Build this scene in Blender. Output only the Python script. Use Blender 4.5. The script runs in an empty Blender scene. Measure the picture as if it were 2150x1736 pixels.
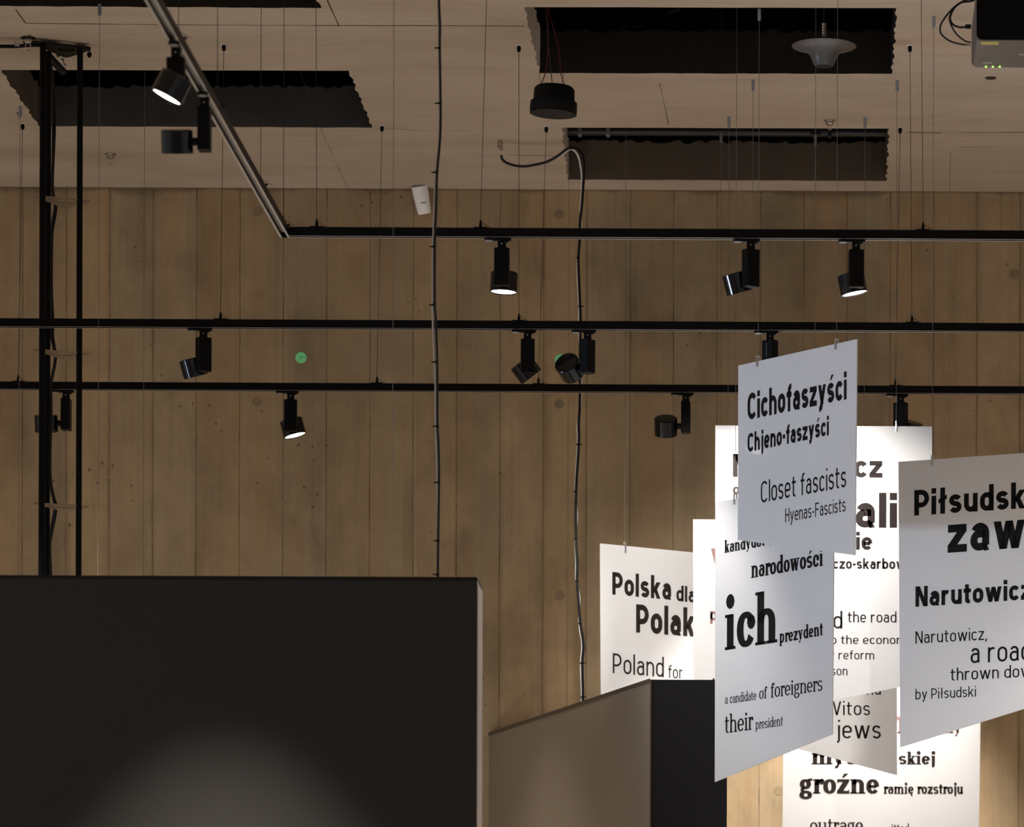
import bpy, bmesh, math, random
from mathutils import Vector, Matrix, geometry

random.seed(7)
S = bpy.context.scene
COL = S.collection
W_PX, H_PX = 2150, 1736

# ------------------------------------------------------------------ camera, world, lights
F_PX = 9500.0                       # focal length in pixels of the 2150-wide frame
VP = (1720.0, 2480.0)               # where lines running straight away from the viewer meet
YAW, ROLL = 0.0095, 0.0030
CAM_Z = 1.6
CAM_M = (Matrix.Rotation(-YAW, 3, 'Z') @ Matrix.Rotation(math.pi / 2, 3, 'X') @ Matrix.Rotation(ROLL, 3, 'Z'))
_d = CAM_M.transposed() @ Vector((0, 1, 0))
PPX = VP[0] - F_PX * _d.x / -_d.z
PPY = VP[1] + F_PX * _d.y / -_d.z
cam_d = bpy.data.cameras.new('camera')
cam = bpy.data.objects.new('camera', cam_d)
COL.objects.link(cam)
cam.location = (0, 0, CAM_Z)
cam.rotation_euler = CAM_M.to_euler()
cam_d.sensor_width = 36.0
cam_d.lens = F_PX / W_PX * 36.0
cam_d.shift_x = (W_PX / 2 - PPX) / W_PX
cam_d.shift_y = (PPY - H_PX / 2) / W_PX
cam_d.clip_end = 200
cam_d.dof.use_dof = True
cam_d.dof.focus_distance = 18.3
cam_d.dof.aperture_fstop = 5.0
S.camera = cam

S.view_settings.view_transform = 'Standard'
S.view_settings.look = 'None'
S.view_settings.gamma = 1.0
S.view_settings.use_curve_mapping = False
S.view_settings.exposure = 0.0

wd = bpy.data.worlds.new('hall_ambient')
S.world = wd
wd.use_nodes = True
bgn = wd.node_tree.nodes['Background']
bgn.inputs[0].default_value = (1.0, 0.95, 0.95, 1)
bgn.inputs[1].default_value = 0.42


def add_light(name, kind, loc, target, power, color=(1, .95, .9), size=.05, angle=60, blend=.6):
    ld = bpy.data.lights.new(name, kind)
    ld.energy = power
    ld.color = color
    if kind == 'SPOT':
        ld.spot_size = math.radians(angle)
        ld.spot_blend = blend
        ld.shadow_soft_size = size
    elif kind == 'AREA':
        ld.size = size
    o = bpy.data.objects.new(name, ld)
    COL.objects.link(o)
    o.location = loc
    o.rotation_euler = (Vector(target) - Vector(loc)).to_track_quat('-Z', 'Y').to_euler()
    return o


# added fill lights outside the frame: they brighten the floor, which lights the ceiling
for lx, ly, lp in ((-7.5, 12.5, 700), (-3.6, 17.6, 700), (2.0, 17.8, 1150), (6.5, 13.0, 600), (0.3, 9.0, 1700), (-6.0, 6.0, 650)):
    add_light('floor_fill_light', 'SPOT', (lx, ly, 4.6), (lx, ly, 0), lp, (1, .965, .93), .15, 125, .8)
# added unseen fill spot that brightens the right-hand banners
add_light('banner_fill_light', 'SPOT', (1.3, 9.0, 5.0), (.98, 18.5, 3.15), 700, (1, .955, .94), .06, 17, 1.0)
# added unseen fill spots behind the foreground wall, brightening the lower back wall
for lx, ly, lp in ((-3.5, 18.5, 52), (-1.9, 18.5, 30)):
    add_light('wall_fill_light', 'SPOT', (lx, ly, 2.2), (lx + .3, 21.2, 3.3), lp, (1, .95, .86), .2, 130, 1.0)
# cool lamp far to the left
add_light('cool_lamp_light', 'SPOT', (-9.0, 14.6, 2.5), (-.6, 17.6, 4.3), 1750, (.60, .76, 1.0), .40, 26, .9)

# ------------------------------------------------------------------ pixel -> place helpers
CAM_P = Vector((0, 0, CAM_Z))
CEIL = CAM_Z + 4.64                 # underside of the concrete ceiling
TRACK_Z = CAM_Z + 3.47              # underside of the lighting tracks
WALL_Y = 21.2


def ray(px, py):
    return CAM_M @ Vector(((px - PPX) / F_PX, -(py - PPY) / F_PX, -1.0))


def at(px, py, y):
    d = ray(px, py)
    return CAM_P + d * (y / d.y)


def at_z(px, py, z):
    d = ray(px, py)
    return CAM_P + d * ((z - CAM_Z) / d.z)


def at_plane(px, py, p, n):
    d = ray(px, py)
    return CAM_P + d * ((p - CAM_P).dot(n) / d.dot(n))


# ------------------------------------------------------------------ materials
def new_mat(name):
    m = bpy.data.materials.new(name)
    m.use_nodes = True
    nt = m.node_tree
    return m, nt, nt.nodes['Principled BSDF']


class NB:
    """small node-tree builder"""
    def __init__(s, nt):
        s.nt = nt

    def n(s, kind, **kw):
        o = s.nt.nodes.new(kind)
        for k, v in kw.items():
            setattr(o, k, v)
        return o

    def put(s, sock, v):
        if hasattr(v, 'is_output'):
            s.nt.links.new(v, sock)
        else:
            sock.default_value = v

    def math(s, op, a, b=0.0, c=0.0, clamp=False):
        o = s.n('ShaderNodeMath', operation=op, use_clamp=clamp)
        s.put(o.inputs[0], a); s.put(o.inputs[1], b); s.put(o.inputs[2], c)
        return o.outputs[0]

    def step(s, v, lo, hi, a=0.0, b=1.0):
        o = s.n('ShaderNodeMapRange', interpolation_type='SMOOTHSTEP')
        s.put(o.inputs[0], v); s.put(o.inputs[1], lo); s.put(o.inputs[2], hi); s.put(o.inputs[3], a); s.put(o.inputs[4], b)
        return o.outputs[0]

    def mix(s, f, a, b, blend='MIX'):
        o = s.n('ShaderNodeMix', data_type='RGBA', blend_type=blend)
        s.put(o.inputs[0], f); s.put(o.inputs[6], a); s.put(o.inputs[7], b)
        return o.outputs[2]

    def vec(s, x, y, z):
        o = s.n('ShaderNodeCombineXYZ')
        s.put(o.inputs[0], x); s.put(o.inputs[1], y); s.put(o.inputs[2], z)
        return o.outputs[0]

    def noise(s, v, scale=1.0, detail=3.0, rough=.55):
        o = s.n('ShaderNodeTexNoise')
        s.put(o.inputs['Vector'], v)
        o.inputs['Scale'].default_value = scale
        o.inputs['Detail'].default_value = detail
        o.inputs['Roughness'].default_value = rough
        return o.outputs[0]

    def xyz(s):
        g = s.n('ShaderNodeNewGeometry')
        o = s.n('ShaderNodeSeparateXYZ')
        s.nt.links.new(g.outputs['Position'], o.inputs[0])
        return o.outputs[0], o.outputs[1], o.outputs[2], g.outputs['Position']


def C4(c):
    return (c[0], c[1], c[2], 1.0)


def simple(name, col, rough=.5, metal=0.0, spec=.5, var=.08, scale=12.0):
    m, nt, p = new_mat(name)
    b = NB(nt)
    tc = b.n('ShaderNodeTexCoord')
    nz = b.noise(tc.outputs['Object'], scale, 3)
    c = b.mix(nz, C4([v * (1 - var) for v in col]), C4([min(1, v * (1 + var)) for v in col]))
    nt.links.new(c, p.inputs['Base Color'])
    p.inputs['Roughness'].default_value = rough
    p.inputs['Metallic'].default_value = metal
    p.inputs['Specular IOR Level'].default_value = spec
    return m


def emit(name, col, strength):
    m, nt, p = new_mat(name)
    p.inputs['Base Color'].default_value = C4(col)
    p.inputs['Emission Color'].default_value = C4(col)
    p.inputs['Emission Strength'].default_value = strength
    return m


M = {}
M['black_paint'] = simple('black_paint', (.002, .002, .0022), .4, 0, .10)
M['black_gloss'] = simple('black_gloss', (.0025, .0025, .003), .15, 0, .35)
M['black_matt'] = simple('black_matt', (.002, .002, .002), .7, 0, .1)
M['speaker_black'] = simple('speaker_black', (.004, .004, .004), .6, 0, .15)
M['speaker_grille'] = simple('speaker_grille', (.020, .018, .016), .7, 0, .2)
M['track_under'] = simple('track_under', (.52, .48, .44), .35, .3, .5)
M['knob_grey'] = simple('knob_grey', (.35, .33, .32), .45, .2, .5)
M['steel'] = simple('steel', (.62, .63, .65), .28, 1.0, .5)
M['mount_steel'] = simple('mount_steel', (.33, .36, .40), .4, .7, .5)
M['wire_dark'] = simple('wire_dark', (.010, .008, .006), .5, .2, .4)
M['wire_steel'] = simple('wire_steel', (.16, .14, .12), .45, .3, .4)
M['cable_black'] = simple('cable_black', (.003, .0035, .005), .3, 0, .35)
M['cable_grey'] = simple('cable_grey', (.36, .32, .27), .5, 0, .4)
M['cable_red'] = simple('cable_red', (.10, .006, .008), .5, 0, .4)
M['cable_green'] = simple('cable_green', (.03, .05, .045), .5, 0, .4)
M['white_plastic'] = simple('white_plastic', (.88, .87, .86), .4, 0, .5)
M['chrome'] = simple('chrome', (.55, .53, .50), .2, 1.0, .5)
M['brass'] = simple('brass', (.30, .24, .17), .35, .9, .5)
M['dome_grey'] = simple('dome_grey', (.085, .08, .08), .32, 0, .5)
M['projector_grey'] = simple('projector_grey', (.16, .145, .14), .42, .3, .5)
M['projector_black'] = simple('projector_black', (.002, .002, .002), .7, 0, .1)
M['sticker_yellow'] = simple('sticker_yellow', (.50, .45, .14), .6)
M['print_white'] = simple('print_white', (.6, .6, .6), .6)
M['print_dim'] = simple('print_dim', (.16, .19, .22), .6)
M['led_green'] = emit('led_green', (.35, 1.0, .12), 2.2)
M['lamp_glow'] = emit('lamp_glow', (1.0, .97, .93), 9.0)
M['lamp_dark'] = simple('lamp_dark', (.03, .03, .03), .2)
M['plate_brown'] = simple('plate_brown', (.26, .19, .13), .4, .25, .4)
M['plate_dark'] = simple('plate_dark', (.006, .005, .004), .5, 0, .2)
M['ink_black'] = simple('ink_black', (.005, .0045, .0045), .5, 0, .12)
M['ink_backlit'] = simple('ink_backlit', (.018, .013, .012), .5, 0, .15)  # ink browned to stand for light coming through the backlit sheets
M['ink_pale'] = simple('ink_pale', (.22, .13, .11), .4, 0, .3)  # ink lightened to stand for glare washing out the letters
M['edge_cream'] = simple('edge_cream', (.62, .53, .47), .5)
M['pipe_black'] = simple('pipe_black', (.03, .03, .03), .35, .3)
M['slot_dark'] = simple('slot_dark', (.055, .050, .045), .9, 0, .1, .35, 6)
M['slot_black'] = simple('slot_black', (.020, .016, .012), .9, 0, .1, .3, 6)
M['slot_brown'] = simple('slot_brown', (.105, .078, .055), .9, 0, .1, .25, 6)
M['void_black'] = simple('void_black', (.004, .004, .004), .9, 0, .05)
M['floor_grey'] = simple('floor_grey', (.48, .455, .42), .6, 0, .3, .2, 2)
M['seam'] = simple('seam', (.06, .045, .03), .9, 0, .1)
M['tie_grey'] = simple('tie_grey', (.235, .175, .108), .9, 0, .1, .2, 40)


def mat_green():
    m, nt, p = new_mat('sticker_green')
    b = NB(nt)
    tc = b.n('ShaderNodeTexCoord')
    nz = b.step(b.noise(tc.outputs['Object'], 90, 3), .62, .72)
    c = b.mix(nz, (.24, .86, .36, 1), (.05, .18, .08, 1))
    nt.links.new(c, p.inputs['Base Color'])
    p.inputs['Roughness'].default_value = .6
    return m


M['sticker_green'] = mat_green()


def mat_sheet():
    """frosted white plastic sheet: glossy front, lets some light through"""
    m, nt, p = new_mat('frosted_sheet')
    b = NB(nt)
    tc = b.n('ShaderNodeTexCoord')
    nz = b.noise(tc.outputs['Object'], 3, 2)
    c = b.mix(nz, (.80, .80, .81, 1), (.84, .84, .85, 1))
    nt.links.new(c, p.inputs['Base Color'])
    p.inputs['Roughness'].default_value = .28
    p.inputs['Coat Weight'].default_value = .6
    p.inputs['Coat Roughness'].default_value = .04
    p.inputs['Specular IOR Level'].default_value = .45
    tr = b.n('ShaderNodeBsdfTranslucent')
    tr.inputs[0].default_value = (.82, .81, .80, 1)
    mx = b.n('ShaderNodeMixShader')
    mx.inputs[0].default_value = .40
    out = nt.nodes['Material Output']
    nt.links.new(p.outputs[0], mx.inputs[1])
    nt.links.new(tr.outputs[0], mx.inputs[2])
    nt.links.new(mx.outputs[0], out.inputs[0])
    return m


M['sheet'] = mat_sheet()


def mat_wall():
    m, nt, p = new_mat('board_formed_concrete')
    b = NB(nt)
    x, y, z, pos = b.xyz()
    x0 = at(47, 900, WALL_Y).x
    pitch = 0.2029
    u = b.math('DIVIDE', b.math('SUBTRACT', x, x0), pitch)
    idn = b.math('FLOOR', u)
    fr = b.math('SUBTRACT', u, idn)
    wn = b.n('ShaderNodeTexWhiteNoise', noise_dimensions='1D')
    nt.links.new(idn, wn.inputs['W'])
    r1 = wn.outputs['Value']
    wn2 = b.n('ShaderNodeTexWhiteNoise', noise_dimensions='1D')
    b.put(wn2.inputs['W'], b.math('ADD', idn, 57.3))
    r2 = wn2.outputs['Value']
    # per-board offset so that the grain never runs across a joint
    gx = b.math('ADD', b.math('MULTIPLY', x, 62.0), b.math('MULTIPLY', r1, 91.0))
    g1 = b.noise(b.vec(gx, 0.0, b.math('MULTIPLY', z, 1.1)), 1.0, 4, .6)
    gx2 = b.math('ADD', b.math('MULTIPLY', x, 9.0), b.math('MULTIPLY', r1, 37.0))
    g2 = b.noise(b.vec(gx2, 3.0, b.math('MULTIPLY', z, .55)), 1.0, 3, .55)
    bl = b.noise(b.vec(b.math('MULTIPLY', x, 1.7), 9.0, b.math('MULTIPLY', z, .9)), 1.0, 4, .6)
    spk = b.noise(pos, 120.0, 2, .6)
    mot = b.noise(pos, 7.0, 5, .62)
    mot2 = b.noise(b.vec(b.math('MULTIPLY', x, 3.2), 5.0, b.math('MULTIPLY', z, 1.3)), 1.0, 5, .65)
    brown = (.335, .232, .128, 1)
    grey = (.320, .240, .148, 1)
    rust = (.330, .210, .110, 1)
    base = b.mix(b.step(r1, -.2, 1.2), brown, grey)
    base = b.mix(b.math('MULTIPLY', b.step(g2, .50, .72), .65), base, rust)
    base = b.mix(b.math('MULTIPLY', b.step(bl, .52, .74), .6), base, (.265, .205, .135, 1))
    base = b.mix(b.math('MULTIPLY', b.step(g2, .46, .28), .55), base, (.205, .152, .094, 1))
    v = b.math('ADD', .78, b.math('ADD', b.math('MULTIPLY', g1, .30), b.math('ADD', b.math('MULTIPLY', spk, .18), b.math('MULTIPLY', b.math('SUBTRACT', mot, .5), .55))))
    v = b.math('MULTIPLY', v, b.math('ADD', .90, b.math('MULTIPLY', r2, .20)))
    v = b.math('MULTIPLY', v, b.math('ADD', 1.05, b.math('MULTIPLY', b.step(mot2, .45, .70), -.26)))
    base = b.mix(1.0, base, b.vec(v, v, v), 'MULTIPLY')
    # joints between boards
    e = b.math('MINIMUM', fr, b.math('SUBTRACT', 1.0, fr))
    wob = b.noise(b.vec(b.math('MULTIPLY', idn, 11.0), 0.0, b.math('MULTIPLY', z, 2.6)), 1.0, 4, .65)
    wide = b.math('ADD', .012, b.math('MULTIPLY', b.step(wob, .45, .72), .020))
    line = b.step(e, b.math('MULTIPLY', wide, .35), wide, 1.0, 0.0)
    stren = b.math('MULTIPLY', line, b.math('ADD', .42, b.math('MULTIPLY', b.step(wob, .3, .6), .50)))
    base = b.mix(stren, base, (.105, .070, .040, 1))
    soft = b.math('MULTIPLY', b.step(e, 0.0, .11, 1.0, 0.0), b.math('MULTIPLY', b.step(r2, .35, .9), .32))
    base = b.mix(soft, base, (.180, .130, .078, 1))
    # crumbled aggregate along some joints
    cr = b.noise(pos, 55.0, 2, .7)
    crm = b.math('MULTIPLY', b.step(cr, .62, .70), b.math('MULTIPLY', b.step(e, .012, .035, 1.0, 0.0), b.step(wob, .50, .62)))
    base = b.mix(b.math('MULTIPLY', crm, .7), base, (.52, .42, .31, 1))
    # air pores, in drifts
    vo = b.n('ShaderNodeTexVoronoi', feature='F1')
    b.put(vo.inputs['Vector'], pos)
    vo.inputs['Scale'].default_value = 15.0
    pmask = b.step(b.noise(pos, .9, 3, .6), .46, .66)
    pr = b.math('ADD', .018, b.math('MULTIPLY', pmask, .13))
    pore = b.step(vo.outputs['Distance'], b.math('MULTIPLY', pr, .5), pr, 1.0, 0.0)
    base = b.mix(b.math('MULTIPLY', pore, .75), base, (.080, .050, .028, 1))
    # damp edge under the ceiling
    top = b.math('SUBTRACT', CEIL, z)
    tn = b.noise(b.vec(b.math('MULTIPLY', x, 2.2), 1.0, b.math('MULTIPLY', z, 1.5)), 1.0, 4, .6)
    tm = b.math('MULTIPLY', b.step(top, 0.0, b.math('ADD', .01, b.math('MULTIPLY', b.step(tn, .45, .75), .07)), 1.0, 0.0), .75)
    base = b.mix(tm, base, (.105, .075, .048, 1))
    nt.links.new(base, p.inputs['Base Color'])
    p.inputs['Roughness'].default_value = .85
    p.inputs['Specular IOR Level'].default_value = .2
    bp = b.n('ShaderNodeBump')
    bp.inputs['Strength'].default_value = .35
    bp.inputs['Distance'].default_value = .004
    hgt = b.math('SUBTRACT', b.math('MULTIPLY', g1, .5), b.math('ADD', line, pore))
    nt.links.new(hgt, bp.inputs['Height'])
    nt.links.new(bp.outputs[0], p.inputs['Normal'])
    return m


M['wall'] = mat_wall()


def mat_ceiling():
    m, nt, p = new_mat('ceiling_concrete')
    b = NB(nt)
    x, y, z, pos = b.xyz()
    n1 = b.noise(b.vec(b.math('MULTIPLY', x, 1.1), b.math('MULTIPLY', y, 3.0), 0.0), 1.0, 4, .6)
    n2 = b.noise(b.vec(b.math('MULTIPLY', x, 5.0), b.math('MULTIPLY', y, 26.0), 2.0), 1.0, 3, .6)
    n3 = b.noise(pos, 70.0, 2, .6)
    n4 = b.noise(b.vec(b.math('MULTIPLY', x, .6), b.math('MULTIPLY', y, 1.0), 7.0), 1.0, 3, .5)
    base = b.mix(b.step(n1, .3, .7), (.46, .365, .275, 1), (.54, .44, .355, 1))
    base = b.mix(b.math('MULTIPLY', b.step(n4, .55, .8), .5), base, (.50, .345, .235, 1))
    base = b.mix(b.math('MULTIPLY', b.step(n4, .45, .2), .4), base, (.44, .38, .30, 1))
    v = b.math('ADD', .86, b.math('ADD', b.math('MULTIPLY', n2, .18), b.math('MULTIPLY', n3, .10)))
    base = b.mix(1.0, base, b.vec(v, v, v), 'MULTIPLY')
    # scratches and chips
    sc = b.noise(b.vec(b.math('MULTIPLY', x, 14.0), b.math('MULTIPLY', y, 42.0), 5.0), 1.0, 2, .5)
    base = b.mix(b.math('MULTIPLY', b.step(sc, .76, .80), .7), base, (.10, .07, .045, 1))
    nt.links.new(base, p.inputs['Base Color'])
    p.inputs['Roughness'].default_value = .9
    p.inputs['Specular IOR Level'].default_value = .15
    return m


M['ceiling'] = mat_ceiling()


def mat_panel(name, col, rough, spec, speck=0.0):
    m, nt, p = new_mat(name)
    b = NB(nt)
    x, y, z, pos = b.xyz()
    n = b.noise(b.vec(b.math('MULTIPLY', x, 1.2), b.math('MULTIPLY', y, 1.2), b.math('MULTIPLY', z, .8)), 1.0, 2, .5)
    c = b.mix(n, C4([v * .88 for v in col]), C4([v * 1.12 for v in col]))
    if speck:
        k = b.math('MULTIPLY', b.step(b.noise(pos, 150, 2, .6), .70, .76), b.step(b.noise(pos, 4.5, 2, .5), .52, .70))
        c = b.mix(b.math('MULTIPLY', k, speck), c, (.22, .20, .18, 1))
    nt.links.new(c, p.inputs['Base Color'])
    p.inputs['Roughness'].default_value = rough
    p.inputs['Specular IOR Level'].default_value = spec
    return m


M['panel_dark'] = mat_panel('panel_dark', (.017, .0150, .0130), .38, .25)
M['panel_top'] = mat_panel('panel_top', (.006, .004, .003), .6, .2)
M['panel_bronze'] = mat_panel('panel_bronze', (.20, .160, .124), .34, .5)
M['panel_black'] = mat_panel('panel_black', (.006, .006, .0065), .4, .25, .6)
M['panel_rim'] = mat_panel('panel_rim', (.075, .052, .038), .5, .4)


# ------------------------------------------------------------------ mesh helpers
def finish(name, bm, mat, parent=None, root=None, smooth=False):
    """bm holds world coordinates; the object is stored relative to its root's place"""
    off = Vector((0, 0, 0))
    if root is not None:
        off = root.location
    for v in bm.verts:
        v.co -= off
    me = bpy.data.meshes.new(name)
    bm.normal_update()
    bm.to_mesh(me)
    bm.free()
    mats = mat if isinstance(mat, (list, tuple)) else [mat]
    for k in mats:
        me.materials.append(M[k])
    if smooth:
        for p in me.polygons:
            p.use_smooth = True
        try:
            me.set_sharp_from_angle(angle=math.radians(40))
        except Exception:
            pass
    o = bpy.data.objects.new(name, me)
    COL.objects.link(o)
    if parent is not None:
        o.parent = parent
    return o


def thing(name, label, cat, loc, group=None):
    o = bpy.data.objects.new(name, None)
    o.empty_display_size = .05
    COL.objects.link(o)
    o.location = loc
    o['label'] = label
    o['category'] = cat
    if group:
        o['group'] = group
    return o


def tag(o, label, cat, group=None):
    o['label'] = label
    o['category'] = cat
    if group:
        o['group'] = group
    return o


def part(name, bm, mat, root, parent=None, smooth=False, label=None):
    o = finish(name, bm, mat, parent or root, root, smooth)
    if label:
        o['label'] = label
    return o


def single(name, bm, mat, loc, label, cat, group=None, smooth=False):
    off = Vector(loc)
    for v in bm.verts:
        v.co -= off
    o = finish(name, bm, mat, None, None, smooth)
    o.location = loc
    return tag(o, label, cat, group)


def box(bm, c, size, rot=None, bevel=0.0, mi=0):
    r = bmesh.ops.create_cube(bm, size=1.0)
    vs = r['verts']
    for v in vs:
        v.co = Vector((v.co.x * size[0], v.co.y * size[1], v.co.z * size[2]))
    if bevel > 0:
        es = list({e for v in vs for e in v.link_edges})
        rb = bmesh.ops.bevel(bm, geom=es, offset=bevel, segments=2, affect='EDGES', profile=.5)
        vs = list({v for f in rb['faces'] for v in f.verts} | {v for v in vs if v.is_valid})
    fs = {f for v in vs for f in v.link_faces}
    for f in fs:
        f.material_index = mi
    for v in vs:
        v.co = (rot @ v.co if rot is not None else v.co) + Vector(c)
    return vs


def frame_of(d):
    d = d.normalized()
    a = Vector((0, 0, 1)) if abs(d.z) < .9 else Vector((1, 0, 0))
    u = d.cross(a).normalized()
    return u, d.cross(u).normalized()


def lathe(bm, prof, base, axis, seg=32, cap0=True, cap1=True, mi=0):
    """prof: (radius, distance along axis)"""
    axis = axis.normalized()
    u, w = frame_of(axis)
    rings = []
    for r, t in prof:
        rings.append([bm.verts.new(base + axis * t + (u * math.cos(2 * math.pi * k / seg) + w * math.sin(2 * math.pi * k / seg)) * r) for k in range(seg)])
    for a, c in zip(rings, rings[1:]):
        for k in range(seg):
            f = bm.faces.new((a[k], a[(k + 1) % seg], c[(k + 1) % seg], c[k]))
            f.material_index = mi
    if cap0:
        bm.faces.new(rings[0]).material_index = mi
    if cap1:
        bm.faces.new(rings[-1]).material_index = mi


def rod(bm, p0, p1, r, seg=10, r1=None):
    lathe(bm, [(r, 0), (r if r1 is None else r1, (p1 - p0).length)], p0, p1 - p0, seg)


def tube(bm, pts, r, seg=8):
    pts = [Vector(p) for p in pts]
    rings = []
    ref = None
    for i, p in enumerate(pts):
        t = (pts[min(i + 1, len(pts) - 1)] - pts[max(i - 1, 0)]).normalized()
        if ref is None:
            u, w = frame_of(t)
        else:
            u = (ref - t * ref.dot(t)).normalized()
            w = t.cross(u)
        ref = u
        rings.append([bm.verts.new(p + (u * math.cos(2 * math.pi * k / seg) + w * math.sin(2 * math.pi * k / seg)) * r) for k in range(seg)])
    for a, c in zip(rings, rings[1:]):
        for k in range(seg):
            bm.faces.new((a[k], a[(k + 1) % seg], c[(k + 1) % seg], c[k]))
    bm.faces.new(rings[0])
    bm.faces.new(rings[-1])


def smooth_path(pts, n=6):
    """Catmull-Rom through the points"""
    P = [Vector(p) for p in pts]
    P = [P[0] * 2 - P[1]] + P + [P[-1] * 2 - P[-2]]
    out = []
    for i in range(1, len(P) - 2):
        a, b_, c, d = P[i - 1:i + 3]
        for k in range(n):
            t = k / n
            out.append(.5 * ((2 * b_) + (c - a) * t + (2 * a - 5 * b_ + 4 * c - d) * t * t + (3 * b_ - a - 3 * c + d) * t ** 3))
    out.append(P[-2])
    return out


def prism(bm, poly, d, mi=0, mi_side=None):
    """closed solid from a flat outline pushed along d"""
    a = [bm.verts.new(p) for p in poly]
    b_ = [bm.verts.new(p + d) for p in poly]
    bm.faces.new(a).material_index = mi
    bm.faces.new(list(reversed(b_))).material_index = mi
    n = len(a)
    for i in range(n):
        bm.faces.new((a[i], a[(i + 1) % n], b_[(i + 1) % n], b_[i])).material_index = mi if mi_side is None else mi_side


def BM():
    return bmesh.new()


Z = Vector((0, 0, 1))

# ------------------------------------------------------------------ the setting
bm = BM()
box(bm, (0, WALL_Y + .2, 3.1), (26, .4, 6.6))
wall = finish('wall_back', bm, 'wall')
wall['kind'] = 'structure'
TIES = [(541, 443), (540, 843), (1174, 848), (1175, 1250), (1638, 456), (1635, 1660), (1174, 450), (2130, 575)]
bm = BM()
for px, py in TIES:
    q = at(px, py, WALL_Y)
    lathe(bm, [(.023, 0), (.021, .0012)], q, Vector((0, -1, 0)), 20)
finish('tie_hole_filling', bm, 'tie_grey', wall)

bm = BM()
box(bm, (0, 8, -.1), (30, 34, .2))
floor = finish('floor', bm, 'floor_grey')
floor['kind'] = 'structure'

THICK = .18
SLOTS = [  # pixel corners on the ceiling's underside: near-left, near-right, far-right, far-left; material of the inner faces
    [(-100, -160), (590, -160), (675, 17), (-85, 12), 'slot_black'],
    [(2, 147), (732, 148.5), (782, 268), (82, 265), 'slot_dark'],
    [(1101, 15), (1882, 17), (1873, 155), (1133, 153.5), 'slot_black'],
    [(1180, 268), (1866, 270), (1861, 380), (1192, 377), 'slot_brown']]


def jag(a, b_, n, amp):
    out = []
    for i in range(n):
        p = a.lerp(b_, i / n)
        if i:
            t = (b_ - a).normalized()
            k = amp * (.5 * math.sin(i * .9 + n) + .5 * math.sin(i * .37 + 2 * n) + random.uniform(-.35, .35)) * min(1, i / 3, (n - i) / 3)
            p = p + Vector((-t.y, t.x, 0)) * k
        out.append(p)
    return out


outer = [Vector((-13, -8, CEIL)), Vector((13, -8, CEIL)), Vector((13, WALL_Y + .01, CEIL)), Vector((-13, WALL_Y + .01, CEIL))]
holes = []
for s in SLOTS:
    c = [at_z(px, py, CEIL) for px, py in s[:4]]
    loop = jag(c[0], c[1], 14, .003) + jag(c[1], c[2], 60, .006) + jag(c[2], c[3], 60, .004) + jag(c[3], c[0], 60, .006)
    holes.append(loop)
tris = geometry.tessellate_polygon([outer] + holes)
bm = BM()
allp = outer + [p for h in holes for p in h]
lo = [bm.verts.new(p) for p in allp]
hi = [bm.verts.new(p + Vector((0, 0, THICK + (random.uniform(-.012, .008) if i >= 4 else 0)))) for i, p in enumerate(allp)]
for t in tris:
    bm.faces.new([lo[i] for i in t])
    bm.faces.new([hi[i] for i in reversed(t)]).material_index = 4
k = 4
for s, h in zip(SLOTS, holes):
    n = len(h)
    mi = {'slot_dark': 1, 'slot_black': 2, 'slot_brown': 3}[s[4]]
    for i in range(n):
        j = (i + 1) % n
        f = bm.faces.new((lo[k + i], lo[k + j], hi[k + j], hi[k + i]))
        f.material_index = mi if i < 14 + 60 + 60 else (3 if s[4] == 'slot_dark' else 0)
    k += n
bmesh.ops.recalc_face_normals(bm, faces=bm.faces)
ceiling = finish('ceiling', bm, ['ceiling', 'slot_dark', 'slot_black', 'slot_brown', 'void_black'])
ceiling['kind'] = 'structure'
# the dark void above the slab
bm = BM()
box(bm, (0, 8, CEIL + 1.9), (27, 34, .1))
box(bm, (0, -8, CEIL + 1.0), (27, .1, 1.8))
box(bm, (0, WALL_Y + .3, CEIL + 1.0), (27, .1, 1.8))
box(bm, (-13, 7, CEIL + 1.0), (.1, 30, 1.8))
box(bm, (13, 7, CEIL + 1.0), (.1, 30, 1.8))
void = finish('ceiling_void', bm, 'void_black')
void['kind'] = 'structure'


def ceil_line(pts, wdt=.004):
    bm = BM()
    P = [at_z(px, py, CEIL - .0006) for px, py in pts]
    for a, c in zip(P, P[1:]):
        n = max(2, int((c - a).length / .12))
        t = (c - a).normalized()
        s = Vector((-t.y, t.x, 0))
        prev = None
        for i in range(n + 1):
            q = a.lerp(c, i / n)
            ww = wdt * random.uniform(.25, .9)
            cur = (bm.verts.new(q - s * ww), bm.verts.new(q + s * ww))
            if prev:
                bm.faces.new((prev[0], prev[1], cur[1], cur[0]))
            prev = cur
    return bm


for pts, wv in [([(33, 20), (54, 49), (340, 52), (540, 53), (712, 54), (900, 54), (1100, 55)], .006),
                ([(687, 0), (711, 53)], .004), ([(785, 269), (870, 273), (985, 274)], .003),
                ([(60, 72), (80, 88)], .003), ([(1080, 326), (1175, 328)], .004),
                ([(1905, 278), (1975, 279)], .012), ([(2020, 278), (2150, 278)], .006), ([(2015, 309), (2150, 310)], .003),
                ([(1400, 168), (1600, 168)], .0015), ([(1385, 175), (1404, 262)], .002), ([(630, 150), (680, 285), (730, 395)], .0015)]:
    finish('ceiling_seam', ceil_line(pts, wv), 'seam', ceiling)

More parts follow.
